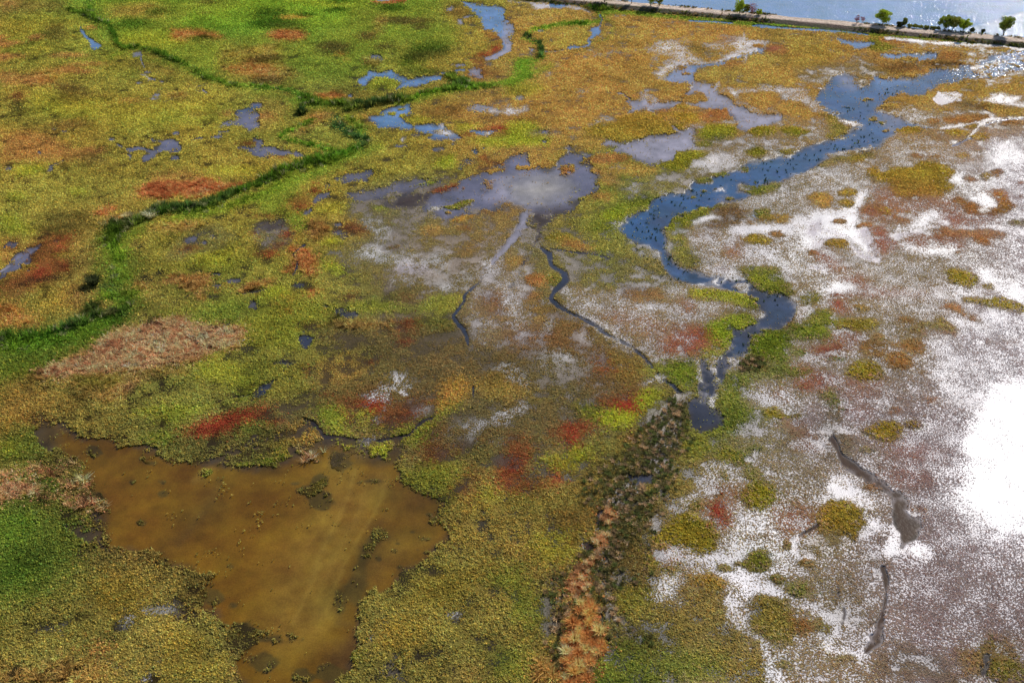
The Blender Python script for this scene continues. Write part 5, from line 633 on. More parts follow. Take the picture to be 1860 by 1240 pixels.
# ------------------------------------------------------------------ mesh building
def link(o, parent=None):
    scene.collection.objects.link(o)
    if parent: o.parent = parent
    return o
def tag(o, label=None, cat=None, group=None, kind=None):
    if label: o['label'] = label
    if cat: o['category'] = cat
    if group: o['group'] = group
    if kind: o['kind'] = kind
    return o
def make_mesh(name, verts, faces, mat, cols=None, smooth=False):
    """verts (n,3); faces (m,k) or a list of such arrays; cols dict name->(n,3)"""
    if not isinstance(faces, list): faces = [faces]
    faces = [f for f in faces if len(f)]
    me = bpy.data.meshes.new(name)
    me.vertices.add(len(verts)); me.vertices.foreach_set('co', np.asarray(verts, np.float32).ravel())
    nl = sum(f.size for f in faces); nf = sum(len(f) for f in faces)
    me.loops.add(nl); me.loops.foreach_set('vertex_index', np.concatenate([f.ravel() for f in faces]).astype(np.int32))
    me.polygons.add(nf)
    tot = np.concatenate([np.full(len(f), f.shape[1], np.int32) for f in faces])
    st = np.concatenate([[0], np.cumsum(tot)[:-1]]).astype(np.int32)
    me.polygons.foreach_set('loop_start', st)
    try: me.polygons.foreach_set('loop_total', tot)
    except Exception: pass
    if smooth: me.polygons.foreach_set('use_smooth', np.ones(nf, bool))
    for k, c in (cols or {}).items():
        at = me.attributes.new(k, 'FLOAT_COLOR', 'POINT')
        c4 = np.ones((len(verts), 4), np.float32); c4[:, :c.shape[1]] = c
        at.data.foreach_set('color', c4.ravel())
    me.update(calc_edges=True)
    if mat: me.materials.append(mat)
    return me
def obj(name, me, parent=None):
    return link(bpy.data.objects.new(name, me), parent)

# ------------------------------------------------------------------ materials
def newmat(name):
    m = bpy.data.materials.new(name); m.use_nodes = True
    t = m.node_tree; t.nodes.clear()
    out = t.nodes.new('ShaderNodeOutputMaterial')
    def N(kind, **kw):
        n = t.nodes.new(kind)
        for k, v in kw.items():
            if k.startswith('i'): n.inputs[int(k[1:])].default_value = v
            else: setattr(n, k, v)
        return n
    return m, t, out, N, t.links.new
def mathn(N, L, op, a, b=None, c=None):
    n = N('ShaderNodeMath', operation=op)
    for i, v in enumerate((a, b, c)):
        if v is None: continue
        if hasattr(v, 'links'): L(v, n.inputs[i])
        else: n.inputs[i].default_value = v
    return n.outputs[0]
def ground_mat():
    m, t, out, N, L = newmat('marsh_ground')
    pos = N('ShaderNodeNewGeometry').outputs['Position']
    ap = N('ShaderNodeAttribute', attribute_name='plant').outputs['Color']
    as_ = N('ShaderNodeAttribute', attribute_name='soil').outputs['Color']
    am = N('ShaderNodeAttribute', attribute_name='misc').outputs['Color']
    sep = N('ShaderNodeSeparateColor'); L(am, sep.inputs[0]); cov, wet = sep.outputs[0], sep.outputs[1]
    n1 = N('ShaderNodeTexNoise'); n1.inputs['Scale'].default_value = 4.6; n1.inputs['Detail'].default_value = 3; n1.inputs['Roughness'].default_value = .6
    L(pos, n1.inputs['Vector'])
    n2 = N('ShaderNodeTexNoise'); n2.inputs['Scale'].default_value = 1.1; n2.inputs['Detail'].default_value = 4; L(pos, n2.inputs['Vector'])
    n3 = N('ShaderNodeTexNoise'); n3.inputs['Scale'].default_value = .35; n3.inputs['Detail'].default_value = 3; L(pos, n3.inputs['Vector'])
    # small plants speckle: noise above a threshold set by the cover
    th = mathn(N, L, 'MULTIPLY_ADD', cov, -.52, .76)
    df = mathn(N, L, 'SUBTRACT', n1.outputs[0], th)
    mask = N('ShaderNodeMapRange'); mask.inputs[1].default_value = -.035; mask.inputs[2].default_value = .035; L(df, mask.inputs[0])
    # plant colour varies tuft to tuft
    hv = N('ShaderNodeHueSaturation'); L(ap, hv.inputs['Color'])
    hue = mathn(N, L, 'MULTIPLY_ADD', n2.outputs[0], .07, .465); L(hue, hv.inputs['Hue'])
    val = mathn(N, L, 'MULTIPLY_ADD', n1.outputs[0], 1.5, .1); L(val, hv.inputs['Value'])
    hs = N('ShaderNodeHueSaturation'); L(as_, hs.inputs['Color'])
    val2 = mathn(N, L, 'MULTIPLY_ADD', n3.outputs[0], .5, .75); L(val2, hs.inputs['Value'])
    mix = N('ShaderNodeMix', data_type='RGBA'); L(mask.outputs[0], mix.inputs[0]); L(hs.outputs[0], mix.inputs[6]); L(hv.outputs[0], mix.inputs[7])
    b = N('ShaderNodeBsdfPrincipled'); L(mix.outputs[2], b.inputs['Base Color'])
    rr = N('ShaderNodeMix', data_type='FLOAT'); L(mask.outputs[0], rr.inputs[0]); rr.inputs[3].default_value = .9
    rw = mathn(N, L, 'MULTIPLY_ADD', wet, -.42, .85); L(rw, rr.inputs[2]); L(rr.outputs[0], b.inputs['Roughness'])
    inv = mathn(N, L, 'SUBTRACT', 1.0, mask.outputs[0]); sp = mathn(N, L, 'MULTIPLY', mathn(N, L, 'MULTIPLY', inv, wet), .38); L(sp, b.inputs['Specular IOR Level'])
    bp = N('ShaderNodeBump'); bp.inputs['Strength'].default_value = 1; bp.inputs['Distance'].default_value = .35
    hh = mathn(N, L, 'MULTIPLY', n1.outputs[0], mathn(N, L, 'MULTIPLY_ADD', mask.outputs[0], .85, .15)); L(hh, bp.inputs['Height']); L(bp.outputs[0], b.inputs['Normal'])
    L(b.outputs[0], out.inputs[0]); return m
def water_mat():
    m, t, out, N, L = newmat('marsh_water')
    pos = N('ShaderNodeNewGeometry').outputs['Position']
    at = N('ShaderNodeAttribute', attribute_name='tint'); a = at.outputs['Color']
    n1 = N('ShaderNodeTexNoise'); n1.inputs['Scale'].default_value = 5.5; n1.inputs['Detail'].default_value = 4; n1.inputs['Roughness'].default_value = .7; L(pos, n1.inputs['Vector'])
    n2 = N('ShaderNodeTexNoise'); n2.inputs['Scale'].default_value = .16; n2.inputs['Detail'].default_value = 5; n2.inputs['Roughness'].default_value = .6; L(pos, n2.inputs['Vector'])
    hv = N('ShaderNodeHueSaturation'); L(a, hv.inputs['Color'])
    v = mathn(N, L, 'ADD', mathn(N, L, 'MULTIPLY', n1.outputs[0], 1.1), mathn(N, L, 'MULTIPLY_ADD', n2.outputs[0], .9, -.05)); L(v, hv.inputs['Value'])
    L(mathn(N, L, 'MULTIPLY_ADD', n2.outputs[0], .05, .475), hv.inputs['Hue'])
    b = N('ShaderNodeBsdfPrincipled'); L(hv.outputs[0], b.inputs['Base Color']); b.inputs['Roughness'].default_value = .1; b.inputs['IOR'].default_value = 1.33
    w = N('ShaderNodeTexNoise'); w.inputs['Scale'].default_value = 1.6; w.inputs['Detail'].default_value = 3; L(pos, w.inputs['Vector'])
    bp = N('ShaderNodeBump'); bp.inputs['Strength'].default_value = .5; bp.inputs['Distance'].default_value = .03; L(mathn(N, L, 'MULTIPLY', w.outputs[0], mathn(N, L, 'MULTIPLY_ADD', at.outputs['Alpha'], 14, 1)), bp.inputs['Height']); L(bp.outputs[0], b.inputs['Normal'])
    L(b.outputs[0], out.inputs[0]); return m
def leaf_mat(name, col=None, trans=.35, attr=None, rough=.7):
    m, t, out, N, L = newmat(name)
    if attr: c = N('ShaderNodeAttribute', attribute_name=attr).outputs['Color']
    else:
        oi = N('ShaderNodeNewGeometry').outputs['Random Per Island']
        hv0 = N('ShaderNodeHueSaturation'); hv0.inputs['Color'].default_value = (*lin(col), 1)
        L(mathn(N, L, 'MULTIPLY_ADD', oi, .9, .55), hv0.inputs['Value']); L(mathn(N, L, 'MULTIPLY_ADD', oi, .05, .475), hv0.inputs['Hue']); c = hv0.outputs[0]
    d = N('ShaderNodeBsdfDiffuse'); L(c, d.inputs[0]); tr = N('ShaderNodeBsdfTranslucent'); L(c, tr.inputs[0])
    mx = N('ShaderNodeMixShader'); mx.inputs[0].default_value = trans; L(d.outputs[0], mx.inputs[1]); L(tr.outputs[0], mx.inputs[2])
    L(mx.outputs[0], out.inputs[0]); return m
def bark_mat(name, col):
    m, t, out, N, L = newmat(name)
    n1 = N('ShaderNodeTexNoise'); n1.inputs['Scale'].default_value = 6; n1.inputs['Detail'].default_value = 5
    hv = N('ShaderNodeHueSaturation'); hv.inputs['Color'].default_value = (*lin(col), 1); L(mathn(N, L, 'MULTIPLY_ADD', n1.outputs[0], 1.2, .4), hv.inputs['Value'])
    b = N('ShaderNodeBsdfPrincipled'); L(hv.outputs[0], b.inputs['Base Color']); b.inputs['Roughness'].default_value = .9; L(b.outputs[0], out.inputs[0]); return m
def bank_mat():
    m, t, out, N, L = newmat('embankment_earth')
    pos = N('ShaderNodeNewGeometry').outputs['Position']
    a = N('ShaderNodeAttribute', attribute_name='plant').outputs['Color']
    n1 = N('ShaderNodeTexNoise'); n1.inputs['Scale'].default_value = 1.3; n1.inputs['Detail'].default_value = 6; n1.inputs['Roughness'].default_value = .7; L(pos, n1.inputs['Vector'])
    hv = N('ShaderNodeHueSaturation'); L(a, hv.inputs['Color']); L(mathn(N, L, 'MULTIPLY_ADD', n1.outputs[0], 2.0, 0), hv.inputs['Value'])
    b = N('ShaderNodeBsdfPrincipled'); L(hv.outputs[0], b.inputs['Base Color']); b.inputs['Roughness'].default_value = .95
    bp = N('ShaderNodeBump'); bp.inputs['Distance'].default_value = .5; L(n1.outputs[0], bp.inputs['Height']); L(bp.outputs[0], b.inputs['Normal'])
    L(b.outputs[0], out.inputs[0]); return m
M_ground, M_water, M_bank = ground_mat(), water_mat(), bank_mat()
M_plant = leaf_mat('low_marsh_plants', attr='tone', trans=.25)
M_blade = leaf_mat('grass_blades', attr='tone', trans=.45)

# ------------------------------------------------------------------ embankment line (world)
BZ = 1.0
bx_, by_ = unproj([1027, 1148, 1360, 1583, 1682, 1860], [-2, 5, 28, 48.5, 57, 73], BZ)
bk, bc = np.polyfit(bx_, by_, 1)                 # Y = bk X + bc
bn = np.array([-bk, 1])/math.hypot(bk, 1)        # towards the lake
def bank_s(X, Y): return (Y-bk*X-bc)*bn[1]
# ------------------------------------------------------------------ sampling the survey at a point of the ground
def samp(keys, X, Y):
    u, v = proj(X, Y)
    fx = np.clip((u-U0)/ST, 0, NU-1.001); fy = np.clip((v-V0)/ST, 0, NV-1.001)
    i = fx.astype(int); j = fy.astype(int); a = (fx-i).astype(np.float32); b = (fy-j).astype(np.float32)
    out = []
    for k in keys:
        m = A[k]; aa, bb = (a[..., None], b[..., None]) if m.ndim == 3 else (a, b)
        out.append((m[j, i]*(1-aa)+m[j, i+1]*aa)*(1-bb)+(m[j+1, i]*(1-aa)+m[j+1, i+1]*aa)*bb)
    return out
ALB = dict(V=1.0, G=1.0, K=1.0)
# ------------------------------------------------------------------ ground and water sheets
NR, NC = 900, 1500
vrow = np.linspace(1560, -60, NR)
yr = unproj(np.full(NR, 930.), vrow)[1]
yr = np.concatenate([[-55, -20, 10, 25], yr[yr > 30], [400, 450, 520, 620, 800, 1100, 1700, 3000, 6000]])
yr = np.unique(yr); tc = np.concatenate([[-4, -2, -1.2, -.8, -.65], np.linspace(-.56, .56, NC), [.65, .8, 1.2, 2, 4]])
TT, YY = np.meshgrid(tc, yr); XX = TT*(YY+60)
nr, nc = XX.shape
Yc = np.clip(YY, 40, 500)
jx, jy = rng.normal(0, .45, XX.shape), rng.normal(0, .45, XX.shape)
V_, G_ = samp('VG', XX+jx, Yc+jy); K_, C_, W_ = samp('KCW', XX, Yc)
V_ = V_*np.exp(rng.normal(0, .16, XX.shape))[..., None]; G_ = G_*np.exp(rng.normal(0, .07, XX.shape))[..., None]
wn = fbm(XX, YY, 2.6, 91, 4)*1.4
Wr = W_
mudc = K_*.75+G_*.25; a_ = sstep(.02, .55, Wr)[..., None]; G_ = G_*(1-a_)+mudc*a_
b_ = sstep(.5, 1., Wr)[..., None]; K_ = mudc*(1-b_)+K_*b_
W_ = sstep(.25, .75, W_+4*W_*(1-W_)*(wn*.45))
inside = (np.abs(TT) < .57) & (YY > 42) & (YY < 420)
sb = bank_s(XX, YY)
lake = sstep(1.5, 4.5, sb)
far = ~inside
C_ = C_*(1-.45*sstep(.05, .5, Wr)); C_ = np.where(far, .95, C_); W_ = np.where(far, 0, W_)
V_ = np.where(far[..., None], lin((122, 118, 36)), V_); G_ = np.where(far[..., None], lin((84, 78, 34)), G_)
W_ = np.maximum(W_, lake)
W_ = np.where((sb > -4.3) & (sb < 1.5), 0, W_)
ln = fbm(XX, YY, 30, 21, 4)
u_, v_ = proj(XX, YY)
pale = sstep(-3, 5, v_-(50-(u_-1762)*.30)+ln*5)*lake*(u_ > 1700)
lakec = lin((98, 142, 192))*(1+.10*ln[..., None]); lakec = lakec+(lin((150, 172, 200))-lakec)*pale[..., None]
K_ = K_+(lakec-K_)*lake[..., None]
rel = fbm(XX, YY, 9, 31, 3)*.12+C_*.14
z = rel*(1-W_)-.32*W_
z = np.where(sb > 4, -1.2, z)
wet = sstep(-.5, .5, (u_-900)/700)*.85+.1
idx = np.arange(nr*nc).reshape(nr, nc)
quads = np.stack([idx[:-1, :-1], idx[:-1, 1:], idx[1:, 1:], idx[1:, :-1]], -1).reshape(-1, 4)
vs = np.stack([XX, YY, z], -1).reshape(-1, 3)
misc = np.stack([C_, wet, 0*wet], -1).reshape(-1, 3)
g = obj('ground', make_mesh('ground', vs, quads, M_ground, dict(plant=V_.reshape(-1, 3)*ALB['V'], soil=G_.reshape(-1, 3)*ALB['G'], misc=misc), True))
tag(g, kind='structure')
wq = (W_.reshape(-1)[quads] > .02).any(1)
q = quads[wq]; used = np.unique(q); mp = np.zeros(nr*nc, np.int64); mp[used] = np.arange(len(used))
wv = vs[used].copy(); wv[:, 2] = -.06
w = obj('water', make_mesh('water', wv, mp[q], M_water, dict(tint=np.concatenate([K_.reshape(-1, 3), np.maximum(lake, sstep(1500, 1850, u_)*sstep(420, 100, v_)).reshape(-1, 1)], 1)[used]), True))
tag(w, kind='structure')
# ------------------------------------------------------------------ embankment with its dirt track
dv = np.array([1, bk])/math.hypot(1, bk); base = np.array([0, bc])
tl = np.arange(-120, 330, .8)
prof = [(5.5, -.6), (3.8, .35), (2.7, .85), (2.0, 1.02), (.9, .96), (0, 1.02), (-.9, .96), (-1.8, 1.02), (-2.2, .85), (-2.8, .55), (-3.5, .28), (-4.1, .08), (-4.7, -.2)]
pc = [(96, 92, 80), (110, 98, 80), (176, 160, 140), (210, 190, 174), (200, 176, 158), (216, 198, 182), (200, 176, 158), (206, 184, 168), (132, 110, 94), (98, 80, 70), (76, 68, 50), (70, 80, 34), (60, 70, 26)]
P_ = []; Cc = []
for k, (s_, z_) in enumerate(prof):
    nn = fbm(tl, tl*0+s_*3, 3.5, 41+k, 3)
    xy = base+tl[:, None]*dv+(s_+nn*.45)[:, None]*bn
    P_.append(np.column_stack([xy, z_+nn*.22])); c = lin(pc[k])
    g2 = sstep(-.1, .35, fbm(tl, tl*0+s_, 5, 60+k, 2))[:, None]*(0.15 if 3 <= k <= 7 else .75)
    Cc.append(c*(1-g2)+lin((74, 82, 40))*g2)
P_ = np.array(P_); Cc = np.array(Cc); n0, n1_ = P_.shape[:2]
ii = np.arange(n0*n1_).reshape(n0, n1_)
bq = np.stack([ii[:-1, :-1], ii[1:, :-1], ii[1:, 1:], ii[:-1, 1:]], -1).reshape(-1, 4)
tag(obj('embankment', make_mesh('embankment', P_.reshape(-1, 3), bq, M_bank, dict(plant=Cc.reshape(-1, 3)), True)), kind='structure')

# ------------------------------------------------------------------ low plants: tufts scattered where the survey shows plants
def scatter(dens, tmax=.52, y0=55, y1=352):
    n = int(dens*((y1+60)**2-(y0+60)**2)/2*2*tmax)
    y = np.sqrt(rng.random(n)*((y1+60)**2-(y0+60)**2)+(y0+60)**2)-60
    t = (rng.random(n)*2-1)*tmax
    return t*(y+60), y
def gz(X, Y, C, W): return fbm(X, Y, 9, 31, 3)*.12+C*.14
def domes(X, Y, Z, r, h, col, k, name, mat, two=True, spread=.35):
    """irregular leafy cushions: ring(s) of k points and a top"""
    n = len(X); a0 = rng.random(n)*6.28
    ang = a0[:, None]+np.arange(k)*6.2832/k+rng.normal(0, .18, (n, k))
    r1 = r[:, None]*(1+rng.normal(0, .22, (n, k)))
    rings = [np.stack([X[:, None]+r1*np.cos(ang), Y[:, None]+r1*np.sin(ang), Z[:, None]+np.zeros((n, k))-.03], -1)]
    if two:
        r2 = r1*(.72+rng.normal(0, .15, (n, k))); hh = h[:, None]*(.72+rng.normal(0, .25, (n, k)))
        rings.append(np.stack([X[:, None]+r2*np.cos(ang+.3), Y[:, None]+r2*np.sin(ang+.3), Z[:, None]+hh], -1))
    top = np.stack([X+r*rng.normal(0, .2, n), Y+r*rng.normal(0, .2, n), Z+h], -1)[:, None]
    v = np.concatenate(rings+[top], 1); m = v.shape[1]
    b = np.arange(n)[:, None]*m; j = np.arange(k); j2 = (j+1) % k; fs = []
    o = 0
    if two:
        fs.append(np.stack([b+j, b+j2, b+k+j2, b+k+j], -1).reshape(-1, 4)); o = k
    fs.append(np.stack([b+o+j, b+o+j2, b+m-1+0*j], -1).reshape(-1, 3))
    cc = np.repeat(col[:, None], m, 1)*(1+rng.normal(0, spread*.35, (n, m, 1)))
    return make_mesh(name, v.reshape(-1, 3), fs, mat, dict(tone=np.clip(cc.reshape(-1, 3), 0.004, .9)))
def blades(X, Y, Z, r, h, col, k, bw, name, mat, lean=.55):
    """clumps of k tapering, arching blades"""
    n = len(X); a = rng.random((n, k))*6.2832; q = np.sqrt(rng.random((n, k)))
    bx = X[:, None]+np.cos(a)*q*r[:, None]*.5; by = Y[:, None]+np.sin(a)*q*r[:, None]*.5
    hh = h[:, None]*(.6+.5*rng.random((n, k))); ln_ = r[:, None]*lean*(.4+q)*(1+rng.normal(0, .3, (n, k)))
    ca, sa = np.cos(a), np.sin(a); wd = bw[:, None]*(.6+.8*rng.random((n, k)))
    ta = a+rng.normal(0, .6, (n, k)); px, py = -np.sin(ta)*wd/2, np.cos(ta)*wd/2
    Zk = Z[:, None]+0*a
    p = [np.stack([bx-px, by-py, Zk-.04], -1), np.stack([bx+px, by+py, Zk-.04], -1),
         np.stack([bx+ca*ln_*.4+px*.9, by+sa*ln_*.4+py*.9, Zk+hh*.62], -1), np.stack([bx+ca*ln_*.4-px*.9, by+sa*ln_*.4-py*.9, Zk+hh*.62], -1),
         np.stack([bx+ca*ln_*1.25, by+sa*ln_*1.25, Zk+hh*(.9+.1*rng.random((n, k)))], -1)]
    v = np.stack(p, 2).reshape(-1, 3); b = np.arange(n*k)*5
    f4 = np.stack([b, b+1, b+2, b+3], -1); f3 = np.stack([b+3, b+2, b+4], -1)
    cc = col[:, None]*(1+rng.normal(0, .28, (n, k, 1))); cc = np.repeat(cc.reshape(-1, 1, 3), 5, 1)
    return make_mesh(name, v, [f4, f3], mat, dict(tone=np.clip(cc.reshape(-1, 3), .004, .9)))
PB = 1.86        # leaf albedo over the averaged tone of leaves and the shade between them
def tufts():
    X, Y = scatter(27)
    keep = rng.random(len(X)) < np.interp(Y, [60, 110, 150, 200, 260, 350], [1, .95, .66, .48, .36, .3])
    X, Y = X[keep], Y[keep]
    V = samp('V', X+rng.normal(0, 1.1, len(X)), Y+rng.normal(0, 1.1, len(X)))[0]; C, W, T, K = samp('CWTK', X, Y); s = bank_s(X, Y)
    cl = fbm(X, Y, 2.2, 71, 3)
    ok = (rng.random(len(X)) < np.maximum(1-sstep(.25, .95, W+.6*cl), .13*(cl > .15)*(K[:, 2] > K[:, 0]*1.05))) & (rng.random(len(X)) < np.clip(C+cl*1.1, 0, 1)) & (s < -4.6)
    X, Y, V, C, T, cl, W = X[ok], Y[ok], V[ok], C[ok], T[ok], cl[ok], W[ok]
    n = len(X); Z = gz(X, Y, C, 0)
    r = np.interp(Y, [60, 130, 200, 350], [.09, .115, .155, .22])*T*(1-.35*(W > .5))*(.6+.45*C)*np.exp(np.clip(rng.normal(0, .4, n), -.8, .4))
    h = r*(.6+.7*rng.random(n))
    hue = rng.normal(0, .12, (n, 1))*np.array([1, .1, -.6])
    col = V*PB*np.exp(np.clip(rng.normal(0, .3, (n, 1)), -.7, .42))*(1+hue)
    nearm = Y < 135+22*rng.normal(size=n)
    for nm, sel, two in (('marsh_plants', nearm, True), ('marsh_plants', ~nearm, False)):
        o = obj(nm, domes(X[sel], Y[sel], Z[sel], r[sel], h[sel], col[sel], 4, nm, M_plant, two))
        tag(o, 'low cushions of saltmarsh plants covering the %s of the marsh' % ('near half' if two else 'far half'), 'marsh plants', kind='stuff')
    g_ = rng.random(n) < np.where(Y < 150, .55, .12)                      # leafy sprays and grass among the cushions
    o = obj('low_grass', blades(X[g_], Y[g_], Z[g_], r[g_]*1.5, r[g_]*1.5, np.clip(col[g_]*1.25, .004, .8), 6, np.full(g_.sum(), .055), 'low_grass', M_blade, .9))
    tag(o, 'short grassy sprays mixed among the low marsh plants', 'low grass', kind='stuff')
    print('tufts', n, g_.sum())
tufts()
def stands():
    # tall reeds along the ditch
    X, Y = scatter(2.6); R_, V, C, W = samp(['Rd', 'V', 'C', 'W'], X, Y)
    bk_ = fbm(X, Y, 14, 85, 4); ok = (rng.random(len(X)) < R_*(.75+1.7*bk_)) & (W < .5); X, Y, V, C, R_ = X[ok], Y[ok], V[ok], C[ok], R_[ok]; n = len(X)
    h = (.3+1.0*R_)*(.5+.9*rng.random(n))*(1+.9*bk_[ok]); r = .55+.35*rng.random(n)
    col = V*1.5*np.exp(rng.normal(0, .3, (n, 1)))
    pale = rng.random(n) < .08; col[pale] = lin((170, 168, 120))
    o = obj('reeds', blades(X, Y, gz(X, Y, C, 0), r, h, col, 14, np.full(n, .13), 'reeds', M_blade, .7))
    tag(o, 'tall green reeds growing in a winding belt along the ditch', 'reeds', kind='stuff'); print('reeds', n)
    # dry straw coloured grass
    X, Y = scatter(3.4); Q, V, C, W, T = samp('XVCWT', X, Y)
    cl = fbm(X, Y, 2.5, 77, 2)
    ok = (rng.random(len(X)) < Q*(.85+1.3*cl)) & (W < .5) & (bank_s(X, Y) < -5) & ~tuss_zone(X, Y); X, Y, V, C = X[ok], Y[ok], V[ok], C[ok]; n = len(X)
    col = np.clip(V*1.9*np.exp(rng.normal(0, .32, (n, 1))), 0, .8)
    o = obj('dry_grass', blades(X, Y, gz(X, Y, C, 0), .4+.45*rng.random(n), .35+.45*rng.random(n), col, 16, np.full(n, .1), 'dry_grass', M_blade, .8))
    tag(o, 'dry pinkish straw grass in matted patches on the green marsh', 'dry grass', kind='stuff'); print('dry', n)
    # dark rushes standing in the water
    X, Y = scatter(1.5); D, W = samp('DW', X, Y); cl = fbm(X, Y, 5, 79, 3); ok = rng.random(len(X)) < D*(.32+.9*cl); X, Y = X[ok], Y[ok]; n = len(X)
    col = lin((62, 78, 34))*np.exp(rng.normal(0, .4, (n, 1)))
    o = obj('rushes', blades(X, Y, np.full(n, -.1), .14+.3*rng.random(n)**2, .2+.35*rng.random(n), col, 10, np.full(n, .1), 'rushes', M_blade, .8))
    tag(o, 'dark rush tufts dotted through the blue river', 'rushes', kind='stuff'); print('rushes', n)
# ------------------------------------------------------------------ tussocks along the muddy channel
TZ = [(parse(11, '900,660 1040,560 1100,460 1200,480 1240,600 1220,700 1300,760 1180,860 1140,1000 1240,1228 640,1228 440,1150 560,980 700,880 780,800'), 0),
      (parse(15, '560,0 1100,0 1020,200 1000,300 1000,560 780,580 760,720 860,840 1000,930 1000,1000 740,960 660,900 640,1020 540,1228 400,1228 380,1150 280,1150 260,960 320,760 200,560 400,480 520,330 640,200'), 0),
      (parse(15, '580,260 640,220 690,230 680,300 620,330 590,300'), 1), (parse(15, '640,130 680,50 740,60 740,120 690,160'), 1),
      (parse(15, '500,400 600,360 640,390 560,440 560,580 480,650 400,620 400,540 460,460'), 1),
      (parse(15, '480,680 540,650 600,720 640,780 620,860 660,960 640,1020 560,1100 560,1280 400,1280 400,1140 370,1100 390,960 400,860 500,800'), 2),
      (parse(12, '0,190 100,190 120,230 60,280 -60,280 -60,200'), 0)]
def inpoly(u, v, p):
    ins = np.zeros(u.shape, bool)
    for i in range(len(p)):
        (x1, y1), (x2, y2) = p[i-1][:2], p[i][:2]
        if y1 != y2: ins ^= ((y1 > v) != (y2 > v)) & (u < (x2-x1)*(v-y1)/(y2-y1)+x1)
    return ins
def tuss_zone(X, Y):
    u, v = proj(X, Y); m = np.zeros(X.shape, bool)
    for p, k in TZ: m |= inpoly(u, v, p)
    return m
stands()
X, Y = scatter(5.5); sel = tuss_zone(X, Y); X, Y = X[sel], Y[sel]
u, v = proj(X, Y); kind = np.zeros(len(X), int)
for p, k in TZ:
    if k: kind[inpoly(u, v, p)] = k
W, V, C = samp('WVC', X, Y)
cl_ = np.array([(1230, 700), (1205, 790), (1180, 850), (1120, 900), (1090, 980), (1060, 1060), (1050, 1240)], float)
dch = np.min([np.hypot(u-(p0[0]+(p1[0]-p0[0])*t_), v-(p0[1]+(p1[1]-p0[1])*t_)) for p0, p1 in zip(cl_[:-1], cl_[1:]) for t_ in np.linspace(0, 1, 12)], axis=0)
thin = (kind == 0) & (rng.random(len(X)) > np.clip(1.15-dch/62, .07, 1)) & (u < 1340)
W = np.where(thin, 1, W)
size = np.where(kind == 2, .5+.5*rng.random(len(X)), np.where(kind == 1, .4+.25*rng.random(len(X)), .24+.24*rng.random(len(X))))
order = rng.permutation(len(X)); acc = []
px_ = np.empty(len(X)); py_ = px_.copy(); ps_ = px_.copy()
for i in order:                                   # keep them apart
    if W[i] > .6: continue
    n_ = len(acc)
    if not ((X[i]-px_[:n_])**2+(Y[i]-py_[:n_])**2 < ((.55 if kind[i] == 0 else .62)*(size[i]+ps_[:n_]))**2).any():
        px_[n_], py_[n_], ps_[n_] = X[i], Y[i], size[i]; acc.append(i)
acc = np.array(acc); X, Y, kind, size, C = X[acc], Y[acc], kind[acc], size[acc], C[acc]
rank = np.argsort(-size/np.hypot(Y, H)); big, rest = rank[:300], rank[300:]
print('tussocks', len(X), 'individual', len(big))
COLT = {0: [(108, 104, 66), (122, 104, 78), (92, 100, 56), (170, 144, 112), (80, 78, 48)], 1: [(224, 178, 134), (196, 150, 108), (150, 116, 82)], 2: [(236, 180, 120), (224, 164, 98), (234, 190, 138), (186, 132, 78), (212, 150, 92)]}
protos = {}
for k, cs in COLT.items():
    for vi, c in enumerate(cs):
        nb = 170 if k == 2 else 80
        one = np.array([0.]); protos[k, vi] = blades(one, one, one, np.array([1.]), np.array([1.15 if k != 2 else 1.0]), lin(c)[None]*(1.6 if k else 1.75), nb, np.array([.075 if k == 2 else .13]), 'tussock', M_blade, .45)
GR = 'grass tussocks crowding the muddy channel'
LB = {0: 'dark olive and brown grass tussock standing beside the muddy channel', 1: 'orange straw grass tussock in a small dry patch on the channel bank', 2: 'large pale orange straw tussock in the dry clump at the bottom of the photo'}
NM = {0: 'grass_tussock', 1: 'dry_tussock', 2: 'straw_tussock'}
GN = {0: GR, 1: 'orange tussocks in small dry patches of the channel bank', 2: 'large straw tussocks in the dry clump'}
for i in big:
    k = int(kind[i]); me = protos[k, int(rng.integers(len(COLT[k])))]
    o = bpy.data.objects.new(NM[k], me); scene.collection.objects.link(o)
    o.location = (X[i], Y[i], float(gz(X[i:i+1], Y[i:i+1], C[i], 0)[0])); s_ = size[i]
    o.scale = (s_, s_, s_*float(rng.uniform(.75, 1.1))); o.rotation_euler = (0, 0, rng.uniform(0, 6.28))
    tag(o, LB[k], 'tussock', GN[k])
cc = np.array([lin(COLT[int(k)][int(rng.integers(len(COLT[int(k)])))]) for k in kind[rest]])*1.7
o = obj('small_tussocks', blades(X[rest], Y[rest], gz(X[rest], Y[rest], C[rest], 0), size[rest], size[rest], cc, 26, np.full(len(rest), .12), 'small_tussocks', M_blade, .75))
tag(o, 'many smaller dark grass tussocks lining the upper part of the muddy channel', 'tussocks', kind='stuff')

